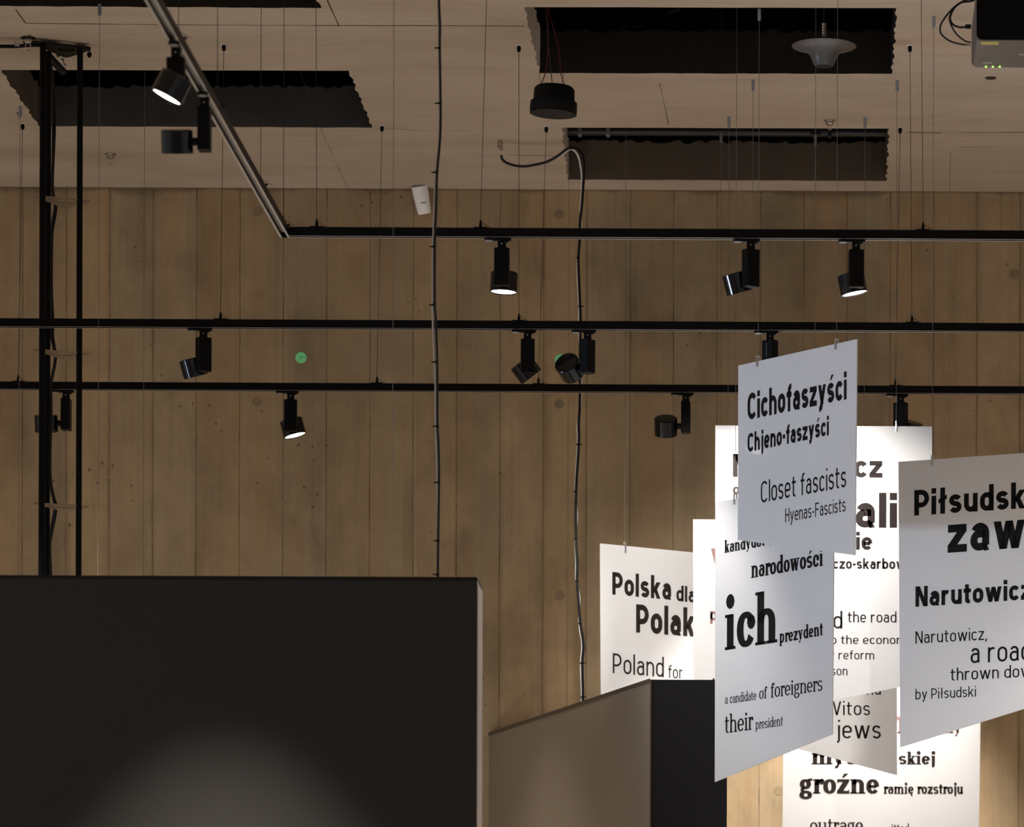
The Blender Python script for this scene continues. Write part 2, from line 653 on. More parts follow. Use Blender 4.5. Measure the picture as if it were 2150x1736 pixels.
# pipes seen through the slots
bm = BM()
q0, q1 = at(1150, 274, 20.75), at(1900, 276, 20.75)
rod(bm, Vector((-1.9, 20.75, q0.z)), Vector((1.1, 20.75, q0.z)), .022, 16)
pr = thing('void_pipe', 'black pipe running across inside the farther right ceiling opening', 'pipe', (-.4, 20.75, q0.z))
part('pipe', bm, 'pipe_black', pr, smooth=True)
for px in (1218, 1277, 1712, 1742):
    g = at(px, 276, 20.75)
    bm = BM()
    box(bm, (g.x, 20.73, q0.z), (.018, .05, .062), bevel=.004)
    part('pipe_clamp', bm, 'mount_steel' if px < 1700 else 'pipe_black', pr)
bm = BM()
tube(bm, [at(1440, 52, 19.3), at(1400, 30, 19.0), at(1330, 55, 19.6)], .010)
tube(bm, [at(1425, 20, 18.9), at(1290, 60, 19.6)], .008)
single('cable_tray', bm, 'pipe_black', at(1360, 40, 19.3), 'thin metal tray slanting inside the nearer right ceiling opening', 'cable tray')

# ------------------------------------------------------------------ lettering
XH, AS, DS = .73, 1.03, -.25


def arc(cx, cy, rx, ry, a0, a1, n=9):
    return [(cx + rx * math.cos(math.radians(a0 + (a1 - a0) * i / n)), cy + ry * math.sin(math.radians(a0 + (a1 - a0) * i / n))) for i in range(n + 1)]


class Glyphs:
    def __init__(s, w, serif):
        s.w, s.f = w, serif
        s.wy = w * (.52 if serif else .92)

    # primitive emitters ------------------------------------------------
    def begin(s):
        s.polys = []

    def stroke(s, pts, k=1.0):
        n = len(pts)
        closed = abs(pts[0][0] - pts[-1][0]) + abs(pts[0][1] - pts[-1][1]) < 1e-6
        L = []
        for i in range(n):
            a = pts[i - 1] if i else (pts[-2] if closed else pts[0])
            c = pts[i + 1] if i < n - 1 else (pts[1] if closed else pts[-1])
            tx, ty = c[0] - a[0], c[1] - a[1]
            l = math.hypot(tx, ty) or 1
            nx, ny = -ty / l, tx / l
            hw = .5 * k * math.hypot(s.w * nx, s.wy * ny)
            L.append(((pts[i][0] + nx * hw, pts[i][1] + ny * hw), (pts[i][0] - nx * hw, pts[i][1] - ny * hw)))
        for (a, b_), (c, d) in zip(L, L[1:]):
            s.polys.append([a, b_, d, c])

    def rect(s, x0, y0, x1, y1):
        s.polys.append([(x0, y0), (x1, y0), (x1, y1), (x0, y1)])

    def diag(s, x0, y0, x1, y1, k=1.0):
        dx, dy = x1 - x0, y1 - y0
        thick = s.w * k * (1.0 if not s.f else (1.0 if dx * dy < 0 else .5))
        hw = .5 * thick * math.hypot(dx, dy) / abs(dy)
        s.polys.append([(x0 - hw, y0), (x0 + hw, y0), (x1 + hw, y1), (x1 - hw, y1)])

    def ser(s, x, y, up, l=1, r=1):
        if not s.f:
            return
        e, t = s.w * .5 + .075, .062
        y0, y1 = (y, y + t) if up else (y - t, y)
        s.rect(x - (e if l else s.w * .5), y0, x + (e if r else s.w * .5), y1)

    def stem(s, x, y0, y1, bot=1, top=1, botr=1):
        h = s.w / 2
        s.rect(x - h, y0, x + h, y1)
        if bot:
            s.ser(x, y0, True, 1, botr)
        if top:
            s.ser(x, y1, False, 1, 0)

    def dot(s, x, y=None):
        y = .86 if y is None else y
        r = s.w * .56
        if s.f:
            s.polys.append(arc(x, y + r, r * 1.15, r * 1.15, 0, 324, 9))
        else:
            s.rect(x - s.w / 2, AS - s.w * 1.0, x + s.w / 2, AS)

    def acute(s, x, y):
        s.polys.append([(x - .06, y), (x + .03, y), (x + .05 + s.w * .9, y + .2), (x + .05, y + .2)])

    def ring(s, x0, y0, x1, y1):
        rx = (x1 - x0) / 2
        ry = min(rx * (1.0 if not s.f else 1.3), (y1 - y0) / 2)
        cx = (x0 + x1) / 2
        s.stroke(arc(cx, y1 - ry, rx, ry, 0, 180, 12) + arc(cx, y0 + ry, rx, ry, 180, 360, 12) + [(x1, y1 - ry)])

    def open_c(s, x0, y0, x1, y1, a0=28, a1=332, bar=False):
        rx = (x1 - x0) / 2
        ry = min(rx * (1.0 if not s.f else 1.3), (y1 - y0) / 2)
        cx = (x0 + x1) / 2
        pts = arc(cx, y1 - ry, rx, ry, 0 if bar else a0, 180, 12) + arc(cx, y0 + ry, rx, ry, 180, a1, 12)
        if bar:
            ym = (y0 + y1) / 2 + .0
            s.stroke([(x0, ym), (x1, ym)])
            pts = [(x1, ym)] + pts
        s.stroke(pts)
        if s.f and not bar:
            s.polys.append(arc(x1 - .02, y1 - ry + ry * .42, s.w * .62, s.w * .62, 0, 324, 9))

    def arch(s, x0, x1, y1, y0=0.0):
        rx = (x1 - x0) / 2
        ry = min(rx * 1.05, .3)
        s.stroke(arc((x0 + x1) / 2, y1 - s.wy / 2 - ry, rx, ry, 180, 0, 12) + [(x1, y0)])

    def ess(s, x0, x1, y0, y1):
        cx, rx = (x0 + x1) / 2, (x1 - x0) / 2
        ry = (y1 - y0) / 4
        s.stroke(arc(cx, y1 - ry, rx, ry, 22, 238, 14) + arc(cx, y0 + ry, rx, ry, 58, -158, 14))

    # glyphs: return the width of the drawn letter -----------------------
    def draw(s, ch):
        s.begin()
        w, h, q = s.w, s.w / 2, s.wy / 2
        B = .40 + w                      # width of a round small letter
        if s.f:
            B += .03
        c = ch
        g = B
        if c == ' ':
            return .34
        if c in 'oó':
            s.ring(h, q, g - h, XH - q)
            if c == 'ó':
                s.acute(g / 2, .82)
        elif c == 'c':
            g = B - .04
            s.open_c(h, q, g - h * .7, XH - q)
        elif c in 'eę':
            s.open_c(h, q, g - h, XH - q, a1=325, bar=True)
            if c == 'ę':
                s.stroke(arc(g - .16, -.10, .09, .10, 90, 290, 8), .8)
        elif c == 'a':
            g = B - .02
            x1 = g - h - .02
            s.stroke(arc((h + x1) / 2 + .01, XH - q - .17, (x1 - h) / 2 - .01, .17, 160, 0, 10) + [(x1, .14), (x1 + .01, .07), (x1 + .06, q)])
            m = .44
            s.stroke([(x1, m), (h + .15, m)] + arc(h + .16, (m + q) / 2, .16, (m - q) / 2, 90, 270, 10) + [(x1 - .10, q + .01), (x1, .13)])
        elif c in 'sś':
            g = B - .05
            s.ess(h, g - h, q, XH - q)
            if c == 'ś':
                s.acute(g / 2, .82)
        elif c in 'zź':
            g = B - .03
            t = s.w * .95 if not s.f else s.w * .55
            s.rect(0.01, XH - t, g - .01, XH)
            s.rect(0, 0, g, t)
            s.polys.append([(0, t * .9), (w * 1.28, t * .9), (g - .01, XH - t * .9), (g - .01 - w * 1.28, XH - t * .9)])
            if s.f:
                s.rect(0.01, XH - .2, .06, XH)
                s.rect(g - .05, 0, g, .2)
            if c == 'ź':
                s.acute(g / 2, .82)
        elif c == 'i':
            g = w + (.15 if s.f else 0)
            s.stem(g / 2, 0, XH)
            s.dot(g / 2)
        elif c == 'j':
            g = w + .10
            x = g - h
            s.stroke([(x, XH), (x, -.06)] + arc(x - .14, -.06, .14, .16, 0, -75, 6))
            s.ser(x, XH, False, 1, 0)
            s.dot(x)
        elif c in 'lł':
            g = w + (.15 if s.f else 0)
            if c == 'ł':
                g += .16
            s.stem(g / 2, 0, AS + (.06 if s.f else 0))
            if c == 'ł':
                s.polys.append([(0, .40), (g, .58), (g, .58 + w * .8), (0, .40 + w * .8)])
        elif c in 'nmhr':
            x = h + (.07 if s.f else 0)
            s.stem(x, 0, XH if c != 'h' else AS + (.06 if s.f else 0))
            if c == 'r':
                g = .30 + w * .75
                s.stroke(arc(x + .20, XH - q - .24, .20, .24, 180, 62, 8))
                if s.f:
                    s.polys.append(arc(g - .03, XH - .12, w * .6, w * .6, 0, 324, 9))
            else:
                x1 = x + .38 + (w * .12)
                s.arch(x, x1, XH)
                s.ser(x1, 0, True)
                g = x1 + h + (.07 if s.f else 0)
                if c == 'm':
                    x2 = x1 + x1 - x
                    s.arch(x1, x2, XH)
                    s.ser(x2, 0, True)
                    g = x2 + h + (.07 if s.f else 0)
        elif c == 'u':
            x = h + (.06 if s.f else 0)
            x1 = x + .40
            s.stroke([(x, XH)] + arc((x + x1) / 2, q + .21, (x1 - x) / 2, .21, 180, 360, 12))
            s.ser(x, XH, False, 1, 0)
            s.stem(x1, 0, XH)
            g = x1 + h + (.07 if s.f else 0)
        elif c in 'bpdq':
            top = AS + (.06 if s.f else 0)
            x0, x1 = (h + (.05 if s.f else 0), g - h + .02) if c in 'bp' else (h, g - h + .0)
            s.ring(x0, q, x1, XH - q)
            if c == 'b':
                s.stem(x0, 0, top, 0)
            elif c == 'p':
                s.stem(x0, DS, XH)
            elif c == 'd':
                s.stem(x1, 0, top)
            else:
                s.stem(x1, DS, XH, top=0)
            g = x1 + h + (.04 if s.f else 0)
        elif c == 't':
            g = .30 + w * .6
            x = .09 + h
            s.stroke([(x, .94), (x, .16)] + arc(x + .14, .16, .14, .16 - q, 180, 285, 7))
            s.rect(0, XH - s.wy, g, XH)
        elif c == 'f':
            g = .30 + w * .6
            x = .10 + h
            s.stroke([(x, 0), (x, AS - q - .17)] + arc(x + .16, AS - q - .17, .16, .17, 180, 80, 8))
            s.rect(0, XH - s.wy, g - .02, XH)
            s.ser(x, 0, True)
            if s.f:
                s.polys.append(arc(g - .03, AS - .12, w * .55, w * .55, 0, 324, 9))
        elif c == 'k':
            x = h + (.06 if s.f else 0)
            s.stem(x, 0, AS + (.06 if s.f else 0))
            g = B + .02
            d = w * .62
            s.diag(x + h * .6, .26, g - d, XH)
            s.diag(g - d, 0, x + .16, .44)
            s.ser(g - d, 0, True)
            s.ser(g - d, XH, False, 1, 1)
        elif c in 'vy':
            g = B + .02
            d = w * .55
            if c == 'v':
                s.diag(d, XH, g / 2, 0)
                s.diag(g - d, XH, g / 2, 0)
            else:
                s.diag(d, XH, g / 2 + .02, .02)
                x = g * .30
                s.diag(g - d, XH, x + .02, DS + .06)
                s.rect(x - .10, DS, x + .06, DS + s.wy)
            s.ser(d, XH, False, 1, 1)
            s.ser(g - d, XH, False, 1, 1)
        elif c in 'wW':
            T = XH if c == 'w' else 1.0
            g = .72 + w * 1.1 if c == 'w' else .95 + w
            d = w * .55
            xm = g / 2
            s.diag(d, T, (d + xm) / 2, 0)
            s.diag(xm, T, (d + xm) / 2, 0)
            s.diag(xm, T, (g - d + xm) / 2, 0)
            s.diag(g - d, T, (g - d + xm) / 2, 0)
            for xx in (d, xm, g - d):
                s.ser(xx, T, False, 1, 1)
        elif c == 'g':
            g = B
            s.ring(h + .02, .30, g - h - .06, XH - q)
            s.ring(h, DS + .02, g - h, .08)
            s.stroke([(h + .06, .10), (h + .02, .20), (h + .12, .30)], .8)
            s.stroke([(g - h - .12, XH - .06), (g, XH)], .9)
        elif c == '-':
            g = .28
            s.rect(0, .32, g, .32 + s.wy * 1.1)
        elif c == ',':
            g = w * 1.1
            s.polys.append([(.02, w), (.02 + w, w), (w * .5, -.16), (-.04, -.16)])
        elif c == 'C':
            g = .50 + w
            s.open_c(h, q, g - h * .6, 1 - q, 32, 328)
        elif c == 'P':
            g = .46 + w
            s.stem(h, 0, 1.0)
            m = .40
            r = (1 - q - m) / 2
            s.stroke([(h, 1 - q), (g - h - r, 1 - q)] + arc(g - h - r, 1 - q - r, r, r, 90, -90, 12) + [(h, m)])
        elif c == 'H':
            g = .46 + w
            s.stem(h, 0, 1.0)
            s.stem(g - h, 0, 1.0)
            s.rect(h, .47, g - h, .47 + s.wy)
        elif c == 'F':
            g = .42 + w
            s.stem(h, 0, 1.0)
            s.rect(h, 1 - s.wy, g, 1)
            s.rect(h, .47, g - .04, .47 + s.wy)
        elif c == 'N':
            g = .50 + w
            s.stem(h, 0, 1.0)
            s.stem(g - h, 0, 1.0)
            s.diag(w * .62, 1.0, g - w * .62, 0)
        else:
            raise ValueError(ch)
        return g


def word_bms(txt, p0, p1, V, G, n):
    """one mesh per word; the whole line runs from p0 to p1"""
    sb = .105 if G.w > .13 else .12
    if G.f:
        sb = .05
    words, cur, u = [], [], 0.0
    for i, ch in enumerate(txt):
        if ch == ' ':
            words.append(cur)
            cur = []
            u += .42
            continue
        g = G.draw(ch)
        cur.append((u, G.polys))
        u += g + (sb if i + 1 < len(txt) and txt[i + 1] != ' ' else 0.0)
    words.append(cur)
    U = (p1 - p0) / u
    for wd_ in words:
        bm = BM()
        for x, polys in wd_:
            for poly in polys:
                bm.faces.new([bm.verts.new(p0 + U * (x + a) + V * b_ + n * .0008) for a, b_ in poly])
        yield bm


GB = Glyphs(.215, False)            # bold sans
GM = Glyphs(.190, False)            # medium sans
GL = Glyphs(.110, False)            # light sans
GSB = Glyphs(.245, True)            # bold serif
GSL = Glyphs(.135, True)            # regular serif

# ------------------------------------------------------------------ hanging sheets
BAN = []


def banner(label, ref_px, ref_y, alpha, corners, clips, lines, mounts=True, top_z=None, ink='ink_black'):
    """a frosted sheet on two wires.  alpha > 0: the right edge is nearer"""
    a = math.radians(alpha)
    n = Vector((-math.sin(a), -math.cos(a), 0))
    P = at(ref_px[0], ref_px[1], ref_y)
    pl = lambda px, py: at_plane(px, py, P, n)
    pts = [pl(*c) for c in corners]
    c0 = sum(pts, Vector()) / len(pts)
    root = thing('hanging_banner', label, 'banner', c0, 'white lettered banners hung on wires')
    bm = BM()
    prism(bm, pts, -n * .005)
    bmesh.ops.recalc_face_normals(bm, faces=bm.faces)
    sheet = part('sheet', bm, 'sheet', root)
    for (cx, cy) in clips:
        q = pl(cx, cy)
        s = q.y / F_PX
        bm = BM()
        f0 = q + n * .0045
        rod(bm, f0 + Z * (11 * s), f0 - Z * (12 * s), .0034, 8)
        b0 = q - n * .0095
        rod(bm, b0 + Z * (11 * s), b0 - Z * (12 * s), .0034, 8)
        box(bm, q - n * .0025 + Z * (10 * s), (.006, .006, .004))
        part('wire_clip', bm, 'steel', root, smooth=True)
        top = q - n * .0025
        zt = CEIL if top_z is None else top_z
        bm = BM()
        rod(bm, top + Z * (10 * s), Vector((top.x, top.y, zt)), .0011, 6)
        part('suspension_wire', bm, 'wire_steel', root)
        bm = BM()
        rod(bm, Vector((top.x, top.y, zt)), Vector((top.x, top.y, zt - .042)), .0072, 14)
        rod(bm, Vector((top.x, top.y, zt - .042)), Vector((top.x, top.y, zt - .046)), .0055, 14)
        part('ceiling_mount', bm, 'mount_steel', root, smooth=True)
        if top_z is not None:
            bm = BM()
            box(bm, (top.x, top.y, zt + .012), (.05, .05, .024))
            rod(bm, Vector((top.x, top.y, zt)), Vector((top.x, top.y, CEIL + 1.9)), .006, 8)
            part('mounting_rod', bm, 'pipe_black', root)
    for txt, x0, y0, x1, y1, cap, G in lines:
        p0, p1 = pl(x0, y0), pl(x1, y1)
        ik = ink
        if isinstance(G, tuple):
            G, ik = G
        for bm in word_bms(txt, p0, p1, Z * (cap * p0.y / F_PX), G, n):
            part('lettering', bm, ik, root, sheet)
    return root


Yc = lambda py: (CEIL - CAM_Z) * F_PX / (VP[1] - py)

banner('white banner printed Polska dla Polaków, left end turned nearer, leftmost of the banners',
       (1312, 1150), 20.08, -35,
       [(1260.4, 1140.7), (1560, 1169.8), (1561, 1492), (1262.6, 1530)], [(1312, 1149), (1512, 1167)],
       [('Polska', 1285.3, 1248, 1409.5, 1259.4, 47.5, GB), ('dla', 1420, 1261.5, 1460, 1265.2, 32.3, GM),
        ('Polaków', 1335.3, 1327.6, 1528, 1342, 59.3, GB), ('Poland', 1286.3, 1413, 1393.6, 1421.7, 41.9, GL),
        ('for', 1402.7, 1423, 1433.7, 1425.4, 27, GL)], top_z=CEIL + .08, ink='ink_backlit')

banner('white banner reading Witos and jews with slanted lower edge',
       (1672, 1092), Yc(246), 0,
       [(1455, 1090.2), (1883, 1092.5), (1883.4, 1627), (1456, 1513)], [(1528, 1091), (1814, 1092.3)],
       [('W', 1492.2, 1196, 1548, 1196, 45, (GB, 'ink_pale')), ('p', 1491, 1302.8, 1505.5, 1302.8, 27, (GB, 'ink_pale')),
        ('nd', 1820, 1458.2, 1849.5, 1458.4, 26, GL), ('Witos', 1733, 1501.3, 1826.7, 1501.6, 29.2, GL),
        ('jews', 1755.5, 1550.2, 1849.5, 1550.5, 38, GL)], ink='ink_backlit')

banner('white serif banner reading groźne ramię rozstroju, the lowest and rearmost banner',
       (1851, 1420), 20.38, 0,
       [(1646, 1400), (2060, 1402), (2053, 1950), (1641, 1950)], [(1709, 1400.5), (1992, 1401.8)],
       [('h', 1868, 1539, 1900, 1539, 48, (GSB, 'ink_pale')), ('ny', 1984, 1538.5, 2018.5, 1538.5, 28, (GSB, 'ink_pale')),
        ('myś', 1704.3, 1604, 1799, 1604, 32, GSB), ('skiej', 1887, 1604, 1962.8, 1604.2, 24, GSB),
        ('groźne', 1678.4, 1665.5, 1845.7, 1665.7, 41, GSB), ('ramię rozstroju', 1855.3, 1666, 2022.3, 1666.2, 20.6, GSB),
        ('outrage', 1700.7, 1747, 1812, 1747, 29, GSL), ('itted', 1871, 1747, 1909, 1747, 17, GSL)], top_z=CEIL + .07, ink='ink_backlit')

banner('large square-on white banner reading Narutowicz and czo-skarbow, behind the Cichofaszyści banner',
       (1730, 894), Yc(168), 0,
       [(1502, 893), (1957, 895.2), (1957, 1429), (1501.5, 1519)], [(1579, 893.4), (1881.5, 894.8)],
       [('Narutowicz', 1538.8, 1001, 1852.7, 1002.8, 48, GB), ('o', 1539, 1037.2, 1552, 1037.3, 21.5, GM),
        ('ali', 1796, 1107.4, 1883.2, 1107.8, 71, GB), ('ie', 1797.5, 1154, 1831, 1154.2, 36.5, GB),
        ('czo-skarbow', 1748.8, 1194, 1901, 1194.6, 22, GM), ('d', 1749.7, 1319.3, 1768.4, 1319.5, 36, GL),
        ('the road', 1779.8, 1306.6, 1882, 1306.8, 22.8, GL), ('o the econom', 1744.5, 1351.8, 1903, 1352, 18, GL),
        ('y reform', 1741, 1384.2, 1835.5, 1384.4, 18.6, GL), ('son', 1745, 1417.6, 1779.3, 1417.7, 19, GL)], ink='ink_backlit')

banner('white serif banner reading ich prezydent and a candidate of foreigners',
       (1627, 1030), 18.3, 52.9,
       [(1502, 1053.3), (1751, 1016), (1747, 1541), (1500.6, 1641.5)], [(1543, 1047.5), (1709, 1022.5)],
       [('kandydat', 1521.4, 1161, 1606, 1145.6, 24.5, GSB), ('o', 1613.5, 1144, 1625, 1142, 24.5, GSB),
        ('narodowości', 1577.3, 1213.7, 1728.1, 1187.6, 34.8, GSB), ('ich', 1522.2, 1365.2, 1631.9, 1348, 101, GSB),
        ('prezydent', 1636.9, 1350.2, 1727.8, 1333.6, 26.6, GSB), ('a candidate', 1522.1, 1478, 1588.1, 1468.9, 19, GSL),
        ('of', 1594.4, 1468, 1610.5, 1465.7, 24.5, GSL), ('foreigners', 1618.1, 1464.8, 1727, 1449.8, 30, GSL),
        ('their', 1521.9, 1539.5, 1580.7, 1531.4, 36.5, GSL), ('president', 1586.7, 1531.2, 1643.9, 1523.2, 20, GSL)],
       top_z=CEIL + .25)

banner('grey-white banner reading Piłsudski and a road thrown down, cut by the right edge',
       (1957, 966), Yc(33), 24.2,
       [(1886.3, 969.4), (2310, 939.6), (2308, 1439), (1890, 1568.5)], [(1957, 967), (2239, 946)],
       [('Piłsudski', 1919.6, 1082.5, 2168, 1065.7, 53.3, GB), ('zaw', 1989.8, 1160.6, 2152, 1149.3, 80, GB),
        ('Narutowicz', 1922.2, 1274, 2165, 1258, 42.6, GB), ('Narutowicz,', 1922.2, 1351.2, 2072.5, 1343, 25.8, GL),
        ('a road', 2037.8, 1392.5, 2165, 1385.8, 43.5, GL), ('thrown down', 1995.7, 1429, 2184, 1419.6, 25.8, GL),
        ('by Piłsudski', 1922.2, 1468.6, 2049.2, 1462.3, 21.8, GL)])

banner('bluish grey banner reading Cichofaszyści and Closet fascists, highest and turned edgeways',
       (1674, 740), 17.72, 51.3,
       [(1550, 767.3), (1798.8, 711.9), (1794.7, 1165.6), (1549.1, 1133.3)], [(1591, 758), (1755.5, 722)],
       [('Cichofaszyści', 1569.8, 882, 1777.7, 838.3, 55.8, GB), ('Chjeno-faszyści', 1569.8, 949.4, 1740.3, 913.8, 39.3, GB),
        ('Closet fascists', 1597.7, 1056, 1776.7, 1022.3, 45, GL), ('Hyenas-Fascists', 1648.9, 1096.6, 1775.6, 1073.3, 28.9, GL)])


# ------------------------------------------------------------------ loose wires (their banners hang out of sight behind the wall)
def loose_wire(label, px, y, low_py, mount=True, mat='wire_steel', z_top=None):
    p = at(px, low_py, y)
    zt = CEIL if z_top is None else z_top
    root = thing('hanging_wire', label, 'wire', (p.x, p.y, zt), 'bare wires hanging from the ceiling')
    bm = BM()
    rod(bm, p, Vector((p.x, p.y, zt)), .0011, 6)
    part('strand', bm, mat, root)
    if mount:
        bm = BM()
        rod(bm, Vector((p.x, p.y, zt)), Vector((p.x, p.y, zt - .042)), .0072, 14)
        rod(bm, Vector((p.x, p.y, zt - .042)), Vector((p.x, p.y, zt - .046)), .0055, 14)
        part('ceiling_mount', bm, 'mount_steel', root, smooth=True)
    return root


loose_wire('thin wire with a steel ceiling mount hanging just right of the black tower', 205, Yc(17), 1400)
loose_wire('thin wire dropping out of the left ceiling opening, right of the mounted one', 300, 19.3, 1400, False, z_top=CEIL + .9)
loose_wire('thin wire with small mount at the far left, left of the black tower', 38.5, Yc(232), 1400)
loose_wire('fine pale wire hanging left of the long black cable', 823, 16.4, 1400, False, z_top=CEIL)
loose_wire('pale wire hanging just left of the cable on the wall', 1191, 20.9, 1500, False, z_top=CEIL)

# ------------------------------------------------------------------ lighting tracks
Y1 = 3.47 * F_PX / (VP[1] - 502.5)
Y2 = 18.395
T2_Z = CAM_Z + (VP[1] - 695.0) / F_PX * Y2
Y3 = 3.47 * F_PX / (VP[1] - 826.0)
RW, RH = .036, .033
zb_of = lambda y: T2_Z if abs(y - Y2) < .01 else TRACK_Z


def rail_bm(p0, p1, zb):
    """three-circuit rail: a channel open downwards"""
    bm = BM()
    t = (p1 - p0).normalized()
    s = Vector((t.y, -t.x, 0))
    prof = [(-.018, 0), (-.018, RH), (.018, RH), (.018, 0), (.010, 0), (.010, .003), (.012, .003), (.012, .020), (-.012, .020), (-.012, .003), (-.010, .003), (-.010, 0)]
    A = [bm.verts.new(Vector((p0.x, p0.y, zb)) + s * a + Z * b_) for a, b_ in prof]
    B_ = [bm.verts.new(Vector((p1.x, p1.y, zb)) + s * a + Z * b_) for a, b_ in prof]
    n = len(prof)
    for i in range(n):
        f = bm.faces.new((A[i], A[(i + 1) % n], B_[(i + 1) % n], B_[i]))
        if i in (3, 11, 7):
            f.material_index = 1
    for L in (A, list(reversed(B_))):
        bm.faces.new((L[0], L[1], L[2], L[3]) if L is A else (L[-1], L[-2], L[-3], L[-4]))
    bmesh.ops.recalc_face_normals(bm, faces=bm.faces)
    return bm


def hanger(root, low, high, cap=True):
    """wire gripper on the rail, wire, ceiling cap"""
    bm = BM()
    lathe(bm, [(.006, 0), (.006, .018), (.0035, .024), (.0035, .032)], low, Z, 10)
    box(bm, low + Vector((0, 0, .003)), (.05, .016, .005))
    tube(bm, smooth_path([low + Vector((.002, 0, .026)), low + Vector((.018, 0, .014)), low + Vector((.04, 0, .002))], 4), .001, 5)
    part('wire_gripper', bm, 'black_paint', root, smooth=True)
    bm = BM()
    rod(bm, low + Z * .03, high, .0012, 6)
    part('suspension_wire', bm, 'wire_dark', root)
    if cap:
        bm = BM()
        d = Vector((0, 0, -1))
        lathe(bm, [(.0082, 0), (.0082, .018), (.006, .024), (.003, .026)], high, d, 14)
        part('ceiling_cap', bm, 'black_matt', root, smooth=True)
        bm = BM()
        lathe(bm, [(.013, 0), (.013, .002)], high, d, 16)
        part('cap_ring', bm, 'white_plastic', root)


def track(label, p0, p1, wires):
    c = (p0 + p1) / 2
    zb = T2_Z if abs(p0.y - Y2) < .01 else TRACK_Z
    root = thing('lighting_track', label, 'lighting track', (c.x, c.y, zb), 'black lighting tracks')
    part('rail', rail_bm(p0, p1, zb), ['black_paint', 'track_under'], root)
    for lo_, hi_ in wires:
        hanger(root, lo_, hi_)
    return root


RT = TRACK_Z + RH


def on_rail(px, py, y):
    p = at(px, py, y)
    return Vector((p.x, y, zb_of(y) + RH))


def cap_at(px, py, y=None):
    p = at_z(px, py, CEIL)
    return p


XC = at(597, 495, Y1).x              # corner where the two near tracks meet
track('upper and nearest black lighting track running right from the corner',
      Vector((XC + .02, Y1, 0)), Vector((3.2, Y1, 0)),
      [(on_rail(665, 480, Y1), Vector((on_rail(661, 480, Y1).x, Y1, CEIL))), (on_rail(1009, 484, Y1), Vector((on_rail(1024, 484, Y1).x, Y1, CEIL))),
       (on_rail(1938, 486, Y1), Vector((on_rail(1931, 486, Y1).x, Y1, CEIL)))])
track('middle black lighting track crossing the whole wall behind the cable',
      Vector((-5, Y2, 0)), Vector((3.2, Y2, 0)),
      [(on_rail(463, 675, Y2), cap_at(470, 94)), (on_rail(1089.5, 679, Y2), cap_at(1089.5, 96)), (on_rail(1914.5, 683, Y2), cap_at(1910.5, 96))])
track('lowest black lighting track crossing the wall, farthest back of the tracks',
      Vector((-5, Y3, 0)), Vector((3.2, Y3, 0)),
      [(on_rail(38, 805, Y3), cap_at(47.5, 260)), (on_rail(791.5, 809, Y3), cap_at(802, 264)), (on_rail(1130.5, 811, Y3), cap_at(1147, 266)),
       (on_rail(1880, 814, Y3), cap_at(1890, 268))])


def diag_y(py):
    return 3.47 * F_PX / (VP[1] - py)


dw = []
for px, yy in ((549, diag_y(415)), (592, Y1 - .03), (460, diag_y(255)), (381, diag_y(112))):
    q = Vector((XC, yy, RT))
    dw.append((q, Vector((XC, yy, CEIL))))
track('black lighting track running towards the viewer at upper left',
      Vector((XC, 11.0, 0)), Vector((XC, Y1 + .018, 0)), dw)


